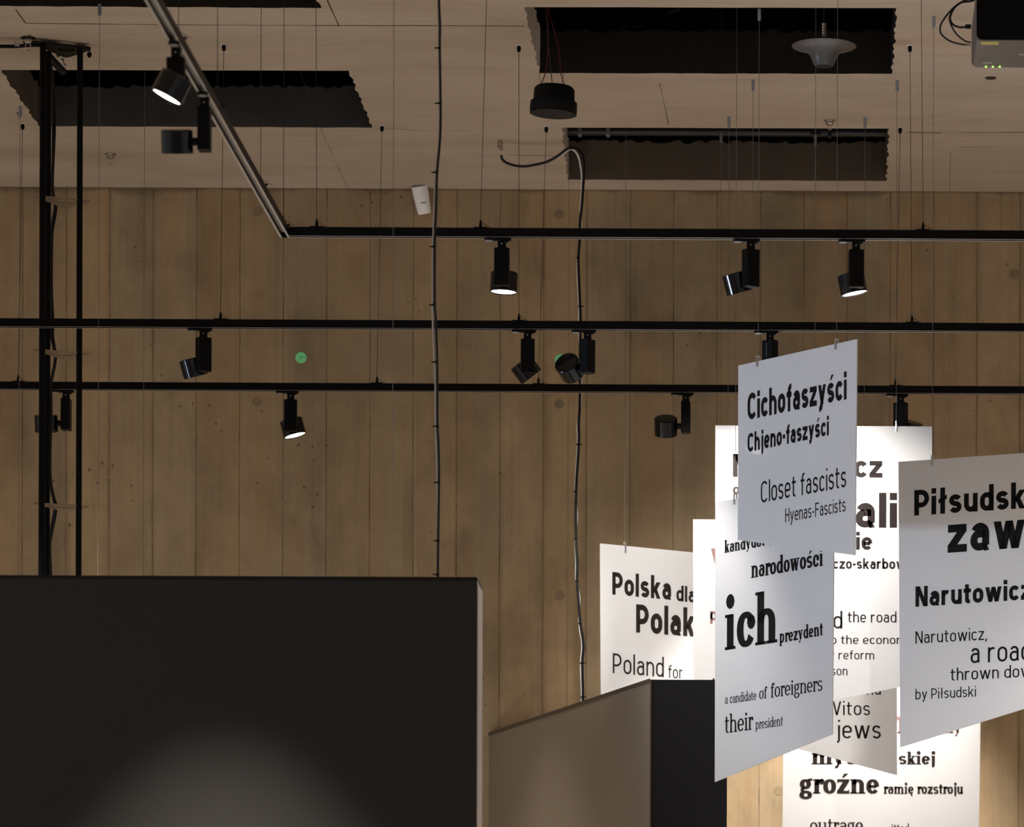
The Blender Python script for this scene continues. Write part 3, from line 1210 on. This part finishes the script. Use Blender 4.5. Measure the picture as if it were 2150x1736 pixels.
# ------------------------------------------------------------------ track spotlights
def spot(label, px, y, h, d, lit, along='x', power=0, angle=40, text=None, xw=None):
    """h: horizontal direction from the body to the head; d: direction the light points"""
    x = at(px, 500, y).x if xw is None else xw
    h = Vector((h[0], h[1], 0)).normalized()
    d = Vector(d).normalized()
    tz = zb_of(y)
    base = Vector((x, y, tz))
    k = Vector((1, 0, 0)) if along == 'x' else Vector((0, 1, 0))
    root = thing('track_spotlight', label, 'spotlight', base, 'black spotlights on the lighting tracks')
    R = Matrix(((h.x, -h.y, 0), (h.y, h.x, 0), (0, 0, 1)))     # local x along h
    Rk = Matrix.Identity(3) if along == 'x' else Matrix.Rotation(math.pi / 2, 3, 'Z')
    bm = BM()
    box(bm, base + k * -.012 + Z * -.0057, (.092, .026, .010), Rk, .002)
    box(bm, base + k * .0 + Z * -.0205, (.030, .028, .039), Rk, .003)
    box(bm, base + k * .019 + Z * -.011, (.012, .014, .012), Rk, .002)
    rod(bm, base + Z * -.030, base + Z * -.041, .010, 14)
    part('track_adapter', bm, 'black_paint', root)
    bm = BM()
    rod(bm, base + k * -.048 + Z * -.0007, base + k * -.048 + Z * -.011, .0170, 20)
    kn = part('lock_knob', bm, 'black_paint', root, smooth=True)
    bm = BM()
    rod(bm, base + k * -.048 + Z * -.0105, base + k * -.048 + Z * -.0125, .0150, 20)
    part('knob_face', bm, 'knob_grey', root, kn)
    bm = BM()
    rod(bm, base + Vector((0, -.0142, -.024)), base + Vector((0, -.0155, -.024)), .0024, 8)
    part('screw', bm, 'steel', root)
    zt = tz - .039
    bm = BM()
    box(bm, Vector((x, y, zt - .069)), (.040, .055, .138), R, .0025)
    body = part('driver_body', bm, 'black_paint', root)
    if text is not None:
        n = R @ Vector(text)
        n.normalize()
        s = Z.cross(n)
        o = Vector((x, y, zt - .014)) + n * ((.0202 if abs(text[0]) > .5 else .0277))
        bm = BM()
        for i in range(9):
            q = o - Z * (i * .0062) - s * .006
            a = random.uniform(.002, .004)
            for (a0, b0, a1, b1) in ((0, 0, a, .001), (0, -.0012, .0009, -.004), (a, .0, a + .001, -.004)):
                v = [bm.verts.new(q + s * u_ + Z * w_) for u_, w_ in ((a0, b0), (a1, b0), (a1, b1), (a0, b1))]
                bm.faces.new(v)
        part('maker_print', bm, 'print_dim', root, body)
    piv = Vector((x, y, zt - .138 + .030))
    bm = BM()
    rod(bm, piv + h * .018, piv + h * .040, .0130, 16)
    part('tilt_joint', bm, 'black_paint', root, smooth=True)
    c = piv + h * .0875
    R0, L = .0505, .074
    bm = BM()
    lathe(bm, [(R0 * .93, 0), (R0, .003), (R0, L), (R0 * .93, L), (R0 * .91, L - .004), (R0 * .90, L - .004)], c - d * (L / 2), d, 48, True, False)
    head = part('lamp_head', bm, 'black_gloss', root, smooth=True)
    bm = BM()
    lathe(bm, [(R0 * .905, 0), (R0 * .905, .001)], c + d * (L / 2 - .0045), d, 40)
    part('lens', bm, 'lamp_glow' if lit else 'lamp_dark', root, head)
    if power:
        lo_ = add_light('track_lamp_light', 'SPOT', c + d * (L / 2 + .004), c + d * 3, power, (1, .95, .89), .04, angle, .75)
        lo_.location -= base
        lo_.parent = root
    return root


tl = lambda deg, hx=0.0: (math.sin(math.radians(deg)), 0, -math.cos(math.radians(deg)))


def tilt(h, deg):
    """tilt about the arm h; positive turns the beam to the arm's clockwise side"""
    h = Vector((h[0], h[1], 0)).normalized()
    v = Vector((h.y, -h.x, 0))
    a = math.radians(deg)
    return v * math.sin(a) + Vector((0, 0, -1)) * math.cos(a)


spot('lit spotlight left of centre on the upper track, beaming straight down', 1054, Y1, (.02, 1), tilt((.02, 1), -2.5), True, power=420, angle=56)
spot('spotlight on the upper track with a bluish shine, head to the left of its body', 1576.5, Y1, (-.57, .82), tilt((-.57, .82), 18), False)
spot('lit spotlight farthest right on the upper track, tilted slightly right', 1797.5, Y1, (-.14, .99), tilt((-.14, .99), 12), True, power=220, angle=40)
spot('leftmost spotlight on the middle track, head to the left of its body', 428, Y2, (-.57, .82), tilt((-.57, .82), 18), True, power=350, angle=56)
spot('spotlight on the middle track tilted like a diamond, beside the cable on the wall', 1108.5, Y2, (-.14, .99), (.60, .16, -.78), True, power=75, angle=52)
spot('spotlight on the middle track showing its round back, in front of the wall cable', 1234.5, Y2, (-.86, .51), (.34, .82, -.46), True, power=200, angle=64)
spot('spotlight on the middle track half hidden behind the Cichofaszyści banner', 1617.5, Y2, (.6, .8), (.12, .62, -.77), True, power=125, angle=115, text=(-1, 0, 0))
spot('spotlight on the lowest track behind the black tower', 140, Y3, (-1, .02), (0, .26, -.97), True, power=90, angle=80)
spot('lit spotlight on the lowest track left of the long cable', 611.5, Y3, (0, 1), tilt((0, 1), 15.5), True, power=110, angle=56)
spot('spotlight on the lowest track with drum head upright, left of the banners', 1441, Y3, (-1, .02), (0, .50, -.87), True, power=6, angle=100)
spot('spotlight on the lowest track rising from behind the Narutowicz banner', 1892, Y3, (.5, .87), (-.23, .30, -.92), True, power=640, angle=80, text=(0, -1, 0))
spot('nearest lit spotlight, at upper left on the track coming forward', 0, diag_y(103), (0, -1), tilt((0, -1), 27), True, 'y', power=350, angle=56, xw=XC)
spot('drum-headed spotlight on the forward track, just below the lit one', 0, diag_y(208), (-1, 0), (-.0, .25, -.97), True, 'y', power=2000, angle=42, xw=XC)

# ------------------------------------------------------------------ partitions
PT = CAM_Z + 2.09                    # top of the free-standing walls
yA = 2.09 * F_PX / (VP[1] - 1215)
pa, pb = at(-140, 1213, yA), at(1001.5, 1216, yA)
root = thing('display_partition', 'wide dark brown display wall in the left foreground', 'partition', ((pa.x + pb.x) / 2, yA + .1, 0))
bm = BM()
box(bm, ((pa.x + pb.x) / 2, yA + .095, (PT - .012) / 2), (pb.x - pa.x, .19, PT - .012), bevel=.0)
part('panel', bm, 'panel_dark', root)
bm = BM()
box(bm, ((pa.x + pb.x) / 2, yA + .094, PT - .006), (pb.x - pa.x, .192, .013))
part('top_rail', bm, 'panel_top', root)
bm = BM()
box(bm, (pb.x + .003, yA + .095, PT / 2 - .01), (.006, .18, PT - .03), bevel=.002)
part('end_strip', bm, 'edge_cream', root, label='cream end strip')

yB = 2.09 * F_PX / (VP[1] - 1428)
c1, c2 = at(1365, 1428, yB), at(1527, 1428, yB)
e1 = at_z(1010, 1545, PT)
dirv = (Vector((e1.x, e1.y)) - Vector((c1.x, c1.y))).normalized()
tt = (WALL_Y - .03 - c1.y) / dirv.y
w1 = Vector((c1.x + dirv.x * tt, WALL_Y - .03, 0))
w2 = Vector((c2.x + dirv.x * tt, WALL_Y - .03, 0))
f1, f2 = Vector((c1.x, yB, 0)), Vector((c2.x, yB, 0))
ctr = (f1 + f2 + w1 + w2) / 4
root = thing('display_partition', 'bronze and black display wall slanting back from the banners', 'partition', ctr)
bm = BM()
prism(bm, [f1, f2, w2, w1], Z * (PT - .0))
bmesh.ops.recalc_face_normals(bm, faces=bm.faces)
for f in bm.faces:
    if f.normal.y < -.9:
        f.material_index = 1
    elif f.normal.z > .9:
        f.material_index = 2
part('core', bm, ['panel_bronze', 'panel_black', 'panel_rim'], root)
bm = BM()
nrm = Vector((dirv.y, -dirv.x, 0))
nrm = nrm if nrm.x < 0 else -nrm
prism(bm, [f1 + nrm * .004 + Z * (PT - .012), w1 + nrm * .004 + Z * (PT - .012), w1 + Z * (PT - .012), f1 + Z * (PT - .012)], Z * .016)
part('top_rail', bm, 'panel_rim', root)
bm = BM()
box(bm, (c1.x + .002, yB - .002, PT / 2), (.006, .006, PT - .002))
part('corner_trim', bm, 'panel_rim', root)
q = at(1498, 1424, yB + .03)
bm = BM()
rod(bm, Vector((q.x, q.y, PT)), Vector((q.x, q.y, PT + .009)), .004, 10)
part('bolt_head', bm, 'panel_rim', root)

# ------------------------------------------------------------------ black tower at left
yT = 18.435
ta, tb, tc_ = at(88, 800, yT), at(99.5, 800, yT + .12), at(166.2, 800, yT + .07)
root = thing('cable_tower', 'tall black three-tube tower with triangular plates at left', 'tower', (ta.x + .06, yT, 0))
TOPZ = CEIL - .025
for q in (ta, tb, tc_):
    bm = BM()
    rod(bm, Vector((q.x, q.y, .0)), Vector((q.x, q.y, TOPZ)), .0122, 16)
    part('tube', bm, 'black_paint', root, smooth=True)
    bm = BM()


def tri_plate(zc, th, hole=True):
    A_, B_, C_ = Vector((ta.x - .044, yT - .02, zc)), Vector((tc_.x + .050, yT + .085, zc)), Vector((ta.x + .055, yT + .23, zc))
    out = []
    for p, q_, r_ in ((C_, A_, B_), (A_, B_, C_), (B_, C_, A_)):
        a = q_ + (p - q_).normalized() * .022
        c = q_ + (r_ - q_).normalized() * .022
        m = q_ + ((a + c) / 2 - q_) * .55
        out += [a, m, c]
    ctr_ = (A_ + B_ + C_) / 3 + Vector((.012, -.01, 0))
    hl = [ctr_ + Vector((math.cos(t * math.pi / 9) * .036, math.sin(t * math.pi / 9) * .036, 0)) for t in range(18)]
    bm = BM()
    tr_ = geometry.tessellate_polygon([out, hl])
    P = out + hl
    lo_ = [bm.verts.new(p) for p in P]
    hi_ = [bm.verts.new(p + Z * th) for p in P]
    for t in tr_:
        bm.faces.new([lo_[i] for i in t])
        bm.faces.new([hi_[i] for i in reversed(t)])
    for a, n in ((0, len(out)), (len(out), len(hl))):
        for i in range(n):
            j = (i + 1) % n
            bm.faces.new((lo_[a + i], lo_[a + j], hi_[a + j], hi_[a + i]))
    bmesh.ops.recalc_face_normals(bm, faces=bm.faces)
    return bm


part('top_plate', tri_plate(CEIL - .025, .012), 'plate_dark', root)
for py in (421, 742, 1063):
    zc = at(166, py, yT + .07).z
    part('spacer_plate', tri_plate(zc, .004), 'plate_brown', root)
q = at(190, 106, yT)
bm = BM()
lathe(bm, [(.003, 0), (.003, .012), (.009, .014), (.010, .022), (.006, .032), (.002, .034)], Vector((tc_.x + .036, yT + .08, CEIL - .025)), -Z, 12)
part('plate_screw', bm, 'black_matt', root, smooth=True)
# cable run strapped inside the tower
bm = BM()
pts = [(103, 130), (109, 170), (110, 260), (109.5, 330), (108, 385), (110, 415), (114, 435), (108, 470), (105, 500), (106, 600), (107, 680), (106, 700), (110, 725), (114, 745),
       (113, 765), (106, 800), (104, 822), (103.5, 860), (102.5, 960), (104, 1010), (110, 1045), (114, 1062), (111, 1085), (104, 1120), (101, 1145), (104, 1190), (105, 1240)]
tube(bm, smooth_path([at(x + 1, y_, yT + .20) for x, y_ in pts], 4), .0050)
tube(bm, smooth_path([at(x + 4 + 1.2 * math.sin(y_ * .03), y_, yT + .206) for x, y_ in pts], 4), .0045)
single('tower_cable', bm, 'cable_black', at(105, 800, yT + .2), 'wavy black cable strapped inside the black tower', 'cable', smooth=True)
# conduit with clamp from the left and angled bracket under the top plate
bm = BM()
y_ = yT + .0
tube(bm, [at(-60, 97, y_), at(30, 97.5, y_), at(60, 95, y_), at(95, 95, y_)], .0075)
rt = thing('conduit', 'black conduit reaching the tower top from the left edge', 'conduit', at(20, 97, y_))
part('tube', bm, 'black_paint', rt, smooth=True)
bm = BM()
g = at(37, 95, y_)
box(bm, g, (.020, .03, .012), bevel=.002)
rod(bm, at(32, 89, y_), at(32, 102, y_), .0035, 8)
part('clamp', bm, 'mount_steel', rt)
bm = BM()
q0, q1 = at(100, 116, yT + .17), at(134, 152, yT + .26)
rod(bm, q0, q1, .016, 12)
rt = thing('clamp_arm', 'dark angled clamp arm with steel bolts under the tower top', 'clamp', (q0 + q1) / 2)
part('arm', bm, 'plate_dark', rt, smooth=True)
for px, py in ((116, 121), (125, 131), (130, 141)):
    bm = BM()
    lathe(bm, [(.009, 0), (.009, .007), (.005, .009)], at(px + 5, py - 3, yT + .20), Vector((.7, -.5, .5)), 6)
    part('bolt', bm, 'chrome', rt)


# ------------------------------------------------------------------ hanging cables
def strands(name, label, specs, ties, y, tie_r):
    root = thing(name, label, 'cable', at(specs[0][1][0][0], specs[0][1][0][1], y))
    for nm, pts, r, mat, dy in specs:
        bm = BM()
        tube(bm, smooth_path([at(px, py, y + dy) for px, py in pts], 4), r, 10)
        part(nm, bm, mat, root, smooth=True)
    for px, py, sgn in ties:
        q = at(px, py, y)
        bm = BM()
        lathe(bm, [(tie_r, -.003), (tie_r, .003)], q, Z, 12)
        box(bm, q + Vector((sgn * (tie_r + .004), -.002, 0)), (.013, .004, .004))
        part('cable_tie', bm, 'black_matt', root)
    return root


blk = [(921.5, -330), (921.5, -120), (922, 0), (924, 50), (923.5, 101), (925.2, 217), (924.8, 274), (922, 317), (918, 362), (915.5, 440), (913, 516), (913, 640), (915, 668), (918, 760),
       (918.5, 830), (918.5, 895), (921, 936), (921.8, 1012), (920.2, 1135), (919.5, 1205), (919, 1300), (919, 1420)]
gry = [(919.5, -330), (919.5, -120), (919.5, 0), (921.5, 101), (922.5, 274), (918, 325), (913.5, 385), (912, 440), (908.8, 520), (908.5, 600), (909, 680), (911.5, 744), (914, 800), (915.5, 900), (918.5, 1000), (918, 1205), (917, 1420)]
strands('hanging_cable', 'long black and grey cable pair hanging left of centre behind the foreground wall',
        [('black_cable', blk, .0042, 'cable_black', 0), ('grey_cable', gry, .0034, 'cable_grey', .004)],
        [(922, 101, -1), (923, 217, -1), (916, 362, -1), (911.5, 518, -1), (911, 640, -1), (916, 760, -1), (918, 895, -1), (920.5, 1013, -1), (919.5, 1135, -1), (918.5, 1206, -1)], 16.0, .0062)
b2 = [(1052, 326), (1056, 336), (1066, 343), (1085, 348.5), (1105, 349), (1128, 345), (1150, 339), (1172, 327), (1186, 316), (1196, 311.5), (1208, 312), (1218, 319), (1225, 334), (1226, 365), (1224, 400),
      (1221, 440), (1218, 463), (1217, 506), (1214.5, 541), (1216, 592), (1218.2, 643), (1219, 678), (1218, 740), (1217.5, 828), (1217, 860), (1215, 890), (1215.5, 933), (1209.5, 1032), (1209.5, 1131),
      (1212, 1184), (1211.5, 1220), (1214.5, 1255), (1218.5, 1309), (1225, 1354), (1222.5, 1392), (1224, 1463), (1223, 1530), (1222, 1650)]
g2 = [(1052, 328), (1058, 339), (1085, 350), (1128, 346.5), (1172, 329), (1196, 313.5), (1208, 318), (1216, 334), (1221, 365), (1221.5, 400), (1218.5, 440), (1220, 470), (1219, 500), (1213, 545), (1213, 592),
      (1215.5, 643), (1216, 700), (1219.5, 760), (1219, 850), (1212.5, 892), (1213, 933), (1207.5, 1032), (1212, 1080), (1208, 1131), (1209.5, 1184), (1209.5, 1220), (1217, 1255), (1216, 1309), (1222.5, 1354), (1219.5, 1392), (1221.5, 1463), (1220, 1650)]
rt = strands('wall_cable', 'black and white cable dropping from the ceiling along the back wall, left of the banners',
             [('black_cable', b2, .0062, 'cable_black', 0), ('grey_cable', g2, .0042, 'white_plastic', .006)],
             [(1127, 346, 0), (1217.5, 643, 1), (1214, 541, 0), (1214, 933, 1), (1208.5, 1032, 0), (1209, 1131, 0), (1211, 1220, 0), (1217.5, 1309, 0), (1221, 1392, 1), (1223, 1463, 1)], 20.2, .0078)
q = at(1050, 328, 20.2)
bm = BM()
lathe(bm, [(.010, 0), (.014, .01), (.012, .03), (.006, .034)], Vector((q.x, q.y, CEIL)), -Z, 12)
box(bm, Vector((q.x + .006, q.y - .01, CEIL - .04)), (.016, .01, .012))
part('ceiling_gland', bm, 'chrome', rt, smooth=True)

# ------------------------------------------------------------------ motion sensor, stickers
q = at(888, 425, WALL_Y)
root = thing('motion_sensor', 'white motion sensor high on the wall beside the hanging cable', 'sensor', (q.x, WALL_Y, q.z))
Rm = Matrix.Rotation(math.radians(-10), 3, 'Y') @ Matrix.Rotation(math.radians(14), 3, 'X') @ Matrix.Rotation(math.radians(10), 3, 'Z')
c = q + Vector((0, -.05, 0))
prof = []
for i in range(11):
    t = -1 + 2 * i / 10
    prof.append((t * .036, -.030 + .020 * t * t))
bm = BM()
rows = []
for zz, k in ((.066, .55), (.062, 1.0), (.030, 1.12), (-.020, 1.10), (-.050, .92), (-.064, .55)):
    wk = {.066: .98, .062: 1.0, .030: .98, -.020: .90, -.050: .84, -.064: .78}[zz]
    rows.append([bm.verts.new(c + Rm @ Vector((u_ * wk, v_ * k, zz))) for u_, v_ in prof + [(.036, .022), (-.036, .022)]])
for a, b_ in zip(rows, rows[1:]):
    n = len(a)
    for i in range(n):
        bm.faces.new((a[i], a[(i + 1) % n], b_[(i + 1) % n], b_[i]))
bm.faces.new(rows[0])
bm.faces.new(rows[-1])
bmesh.ops.recalc_face_normals(bm, faces=bm.faces)
hs = part('housing', bm, 'white_plastic', root, smooth=True)
bm = BM()
box(bm, c + Rm @ Vector((.0, -.034, -.012)), (.024, .002, .003))
part('slot', bm, 'speaker_black', root, hs)
bm = BM()
box(bm, c + Vector((0, .03, 0)), (.03, .045, .05), bevel=.004)
part('wall_bracket', bm, 'white_plastic', root)

for px, py, lb in ((632, 751, 'round green plug on the wall between the two lower tracks, left of centre'),
                   (1177, 755, 'round green plug on the wall peeping out behind a spotlight')):
    q = at(px, py, WALL_Y)
    root = thing('wall_plug', lb, 'plug', (q.x, WALL_Y, q.z), 'green round wall plugs')
    bm = BM()
    lathe(bm, [(.0262, 0), (.0262, .003), (.0245, .004)], q, Vector((0, -1, 0)), 28)
    part('disc', bm, 'sticker_green', root)
    bm = BM()
    lathe(bm, [(.003, .004), (.003, .0055)], q, Vector((0, -1, 0)), 8)
    for a in (0, 35, 140, 215, 270):
        d = Vector((math.cos(math.radians(a)), 0, math.sin(math.radians(a))))
        box(bm, q + d * .010 + Vector((0, -.0045, 0)), (.0022, .001, .0022))
    part('center_mark', bm, 'ink_black', root)

# ------------------------------------------------------------------ things under the ceiling
def sprinkler(px, py, label, sc=1.0):
    q = at_z(px, py, CEIL)
    root = thing('sprinkler', label, 'sprinkler', q, 'chrome sprinklers')
    d = -Z
    bm = BM()
    lathe(bm, [(.026 * sc, 0), (.026 * sc, .003 * sc), (.019 * sc, .006 * sc)], q, d, 24)
    part('cover_ring', bm, 'plate_dark' if sc > 1 else 'chrome', root, smooth=True)
    bm = BM()
    lathe(bm, [(.016 * sc, .004), (.019 * sc, .012 * sc), (.019 * sc, .018 * sc), (.014 * sc, .022 * sc), (.007 * sc, .024 * sc)], q, d, 20)
    part('body', bm, 'chrome', root, smooth=True)
    bm = BM()
    for sgn in (-1, 1):
        tube(bm, smooth_path([q + Vector((sgn * .008 * sc, 0, -.022 * sc)), q + Vector((sgn * .009 * sc, 0, -.036 * sc)), q + Vector((sgn * .003 * sc, 0, -.045 * sc))], 4), .0018 * sc, 6)
    lathe(bm, [(.007 * sc, .044 * sc), (.007 * sc, .046 * sc)], q, d, 10)
    part('deflector', bm, 'chrome', root, smooth=True)


sprinkler(59, 79, 'chrome sprinkler above the conduit in the top left corner', 1.15)
sprinkler(232, 323, 'chrome sprinkler below the left ceiling opening', 1.0)
sprinkler(1742, 252, 'chrome sprinkler between the two right ceiling openings', .95)
sprinkler(40, 236, 'tiny sprinkler at the left edge beside the ceiling opening', .5)
q = at_z(2080, 163, CEIL)
bm = BM()
lathe(bm, [(.024, 0), (.022, .004)], q, -Z, 24)
lathe(bm, [(.006, .004), (.006, .007)], q, -Z, 10)
single('ceiling_cover', bm, 'seam', q, 'flat round cover on the ceiling below the projector', 'cover')

# pendant loudspeaker
yS = 18.25
q = at(1162, 232, yS)
s = yS / F_PX
root = thing('pendant_speaker', 'round black loudspeaker hanging by red wires from the ceiling opening', 'loudspeaker', q)
ax = (Matrix.Rotation(math.radians(2.5), 3, 'Y') @ Z)
bm = BM()
lathe(bm, [(47 * s, -6 * s), (49 * s, -7 * s), (49.5 * s, 4 * s), (49 * s, 17 * s), (44 * s, 19 * s), (43.5 * s, 20 * s), (42.5 * s, 44 * s), (38 * s, 49 * s), (36 * s, 48 * s)], q, ax, 48)
part('housing', bm, 'speaker_black', root, smooth=True)
bm = BM()
lathe(bm, [(46 * s, -7.4 * s), (44 * s, -6.8 * s)], q, ax, 40)
part('grille', bm, 'speaker_grille', root)
t0 = q + ax * (48 * s)
for dx, pts, mat, r in ((-26, [(1132, 186), (1146, 150), (1150, 110), (1151, 60), (1150, 20), (1149, -60)], 'cable_red', .0022), (26, [(1187, 186), (1177, 150), (1174, 110), (1160, 50), (1152, 20), (1150, -60)], 'cable_red', .0022),
                    (0, [(1160, 184), (1157, 150), (1152, 100), (1147, 40), (1142, -60)], 'cable_green', .0020), (20, [(1177, 182), (1186, 145), (1182, 110), (1168, 60), (1155, -50)], 'wire_dark', .0008), (-20, [(1138, 184), (1133, 165), (1134, 110), (1142, 0)], 'wire_dark', .0008)):
    P = [at(px, py, yS) for px, py in pts]
    bm = BM()
    tube(bm, smooth_path(P, 4), r, 6)
    part('hanging_wire', bm, mat, root, smooth=True)
bm = BM()
box(bm, at(1150, -60, yS) , (.06, .04, .03))
rod(bm, at(1150, -60, yS), Vector((at(1150, -60, yS).x, yS, CEIL + 1.9)), .008, 8)
part('mounting_bar', bm, 'pipe_black', root)

# dome loudspeaker / lamp with wide brim
yD = 18.3
q = at(1730, 97, yD)
s = yD / F_PX
root = thing('dome_speaker', 'grey bell-shaped speaker with wide brim in the nearer right ceiling opening', 'loudspeaker', q)
bm = BM()
k = s / 3.946
lathe(bm, [(40 * k, 62 * k), (110 * k, 52 * k), (200 * k, 26 * k), (262 * k, 4 * k), (268 * k, 0), (262 * k, -5 * k), (200 * k, -22 * k), (150 * k, -40 * k), (122 * k, -66 * k), (100 * k, -112 * k), (84 * k, -150 * k), (70 * k, -168 * k)], q, Z, 56, True, True)
part('bell', bm, 'dome_grey', root, smooth=True)
bm = BM()
lathe(bm, [(68 * k, -169 * k), (66 * k, -171 * k)], q, Z, 32)
part('end_cap', bm, 'speaker_grille', root)
bm = BM()
pr_ = []
for i in range(6):
    a = (56 + i * 24) * k
    pr_ += [(17 * k, a), (20 * k, a + 4 * k), (20 * k, a + 14 * k), (15 * k, a + 17 * k)]
lathe(bm, pr_, q, Z, 18)
part('coupling', bm, 'brass', root, smooth=True)
bm = BM()
rod(bm, q + Z * (190 * k), Vector((q.x, q.y, CEIL + 1.9)), .004, 8)
part('drop_rod', bm, 'pipe_black', root)

# projector
yP = 17.0
pz = at(2060, 85, yP).z
xl, xr = at(2047, 60, yP).x, at(2047, 60, yP).x + .50
dep = .41
root = thing('projector', 'grey ceiling projector with green lights, cut by the upper right corner', 'projector', ((xl + xr) / 2, yP + dep / 2, pz))
bm = BM()
hh = .17
vs = box(bm, ((xl + xr) / 2, yP + dep / 2, pz + hh / 2), (xr - xl, dep, hh))
es = [e for e in bm.edges if abs((e.verts[0].co - e.verts[1].co).normalized().y) > .9 or abs((e.verts[0].co - e.verts[1].co).normalized().z) > .9]
bmesh.ops.bevel(bm, geom=es, offset=.022, segments=5, affect='EDGES', profile=.5)
bodyp = part('case', bm, 'projector_grey', root, smooth=True)
bm = BM()
cr = .022
ol = []
x0_, x1_, z0_, z1_ = xl + .006, xr - .006, pz + .003, pz + hh - .006
for cx, cz, a0 in ((x0_ + cr, z0_ + cr, 180), (x1_ - cr, z0_ + cr, 270), (x1_ - cr, z1_ - cr, 0), (x0_ + cr, z1_ - cr, 90)):
    for i in range(6):
        a = math.radians(a0 + i * 18)
        ol.append(Vector((cx + cr * math.cos(a), yP - .003, cz + cr * math.sin(a))))
prism(bm, ol, Vector((0, .02, 0)))
bmesh.ops.recalc_face_normals(bm, faces=bm.faces)
part('front_panel', bm, 'projector_black', root)


def under(px, py, dz=.0012):
    return at_z(px, py, pz - dz)


def flat_quad(bm, pts):
    bm.faces.new([bm.verts.new(p) for p in pts])


bm = BM()
flat_quad(bm, [under(2060.5, 87), under(2097, 87.5), under(2096.5, 94.5), under(2060, 94)])
part('yellow_sticker', bm, 'sticker_yellow', root, bodyp)
bm = BM()
xx = 2063.5
while xx < 2080:
    ww = random.uniform(1.2, 2.0)
    flat_quad(bm, [under(xx, 131), under(xx + ww, 131), under(xx + ww, 133.2), under(xx, 133.2)])
    xx += ww + .5
for xx in (2140, 2143.5, 2147, 2151, 2155):
    flat_quad(bm, [under(xx, 113.5), under(xx + 2.6, 113.5), under(xx + 2.6, 116), under(xx, 116)])
part('case_print', bm, 'print_white', root, bodyp)
for px in (2070, 2084.5, 2099):
    bm = BM()
    g = under(px, 139.3, 0)
    lathe(bm, [(.0042, -.001), (.0042, .003), (.003, .004)], g, -Z, 10)
    part('status_light', bm, 'led_green', root, bodyp)
bm = BM()
mx = (xl + xr) / 2 + .05
rod(bm, Vector((mx, yP + .2, pz + hh)), Vector((mx, yP + .2, CEIL)), .02, 16)
box(bm, (mx, yP + .2, CEIL - .005), (.14, .14, .01))
part('ceiling_bracket', bm, 'black_paint', root)
yq = yP + .22
zc = lambda zx, zy: at(1610 + zx / 3.946, zy / 3.946, yq)
bm = BM()
tube(bm, smooth_path([zc(*p) for p in ((1760, -30), (1700, 6), (1610, 22), (1550, 70), (1518, 150), (1545, 205), (1600, 226), (1655, 222))], 5), .0042)
box(bm, zc(1668, 221), (.022, .012, .016), bevel=.002)
part('signal_cable', bm, 'cable_black', root, smooth=True)
bm = BM()
tube(bm, smooth_path([zc(*p) for p in ((1740, -40), (1610, 18), (1545, 66), (1480, 140), (1440, 212), (1442, 275), (1500, 330), (1570, 358), (1650, 372), (1690, 374))], 5), .0034)
part('power_cable', bm, 'cable_black', root, smooth=True)
bm = BM()
tube(bm, smooth_path([zc(*p) for p in ((1560, 50), (1520, 120), (1516, 170), (1535, 225), (1575, 285), (1640, 338), (1690, 352))], 5), .0032)
part('network_cable', bm, 'cable_black', root, smooth=True)
bm = BM()
rod(bm, zc(1640, 368), zc(1690, 376), .004, 10)
part('metal_plug', bm, 'brass', root)
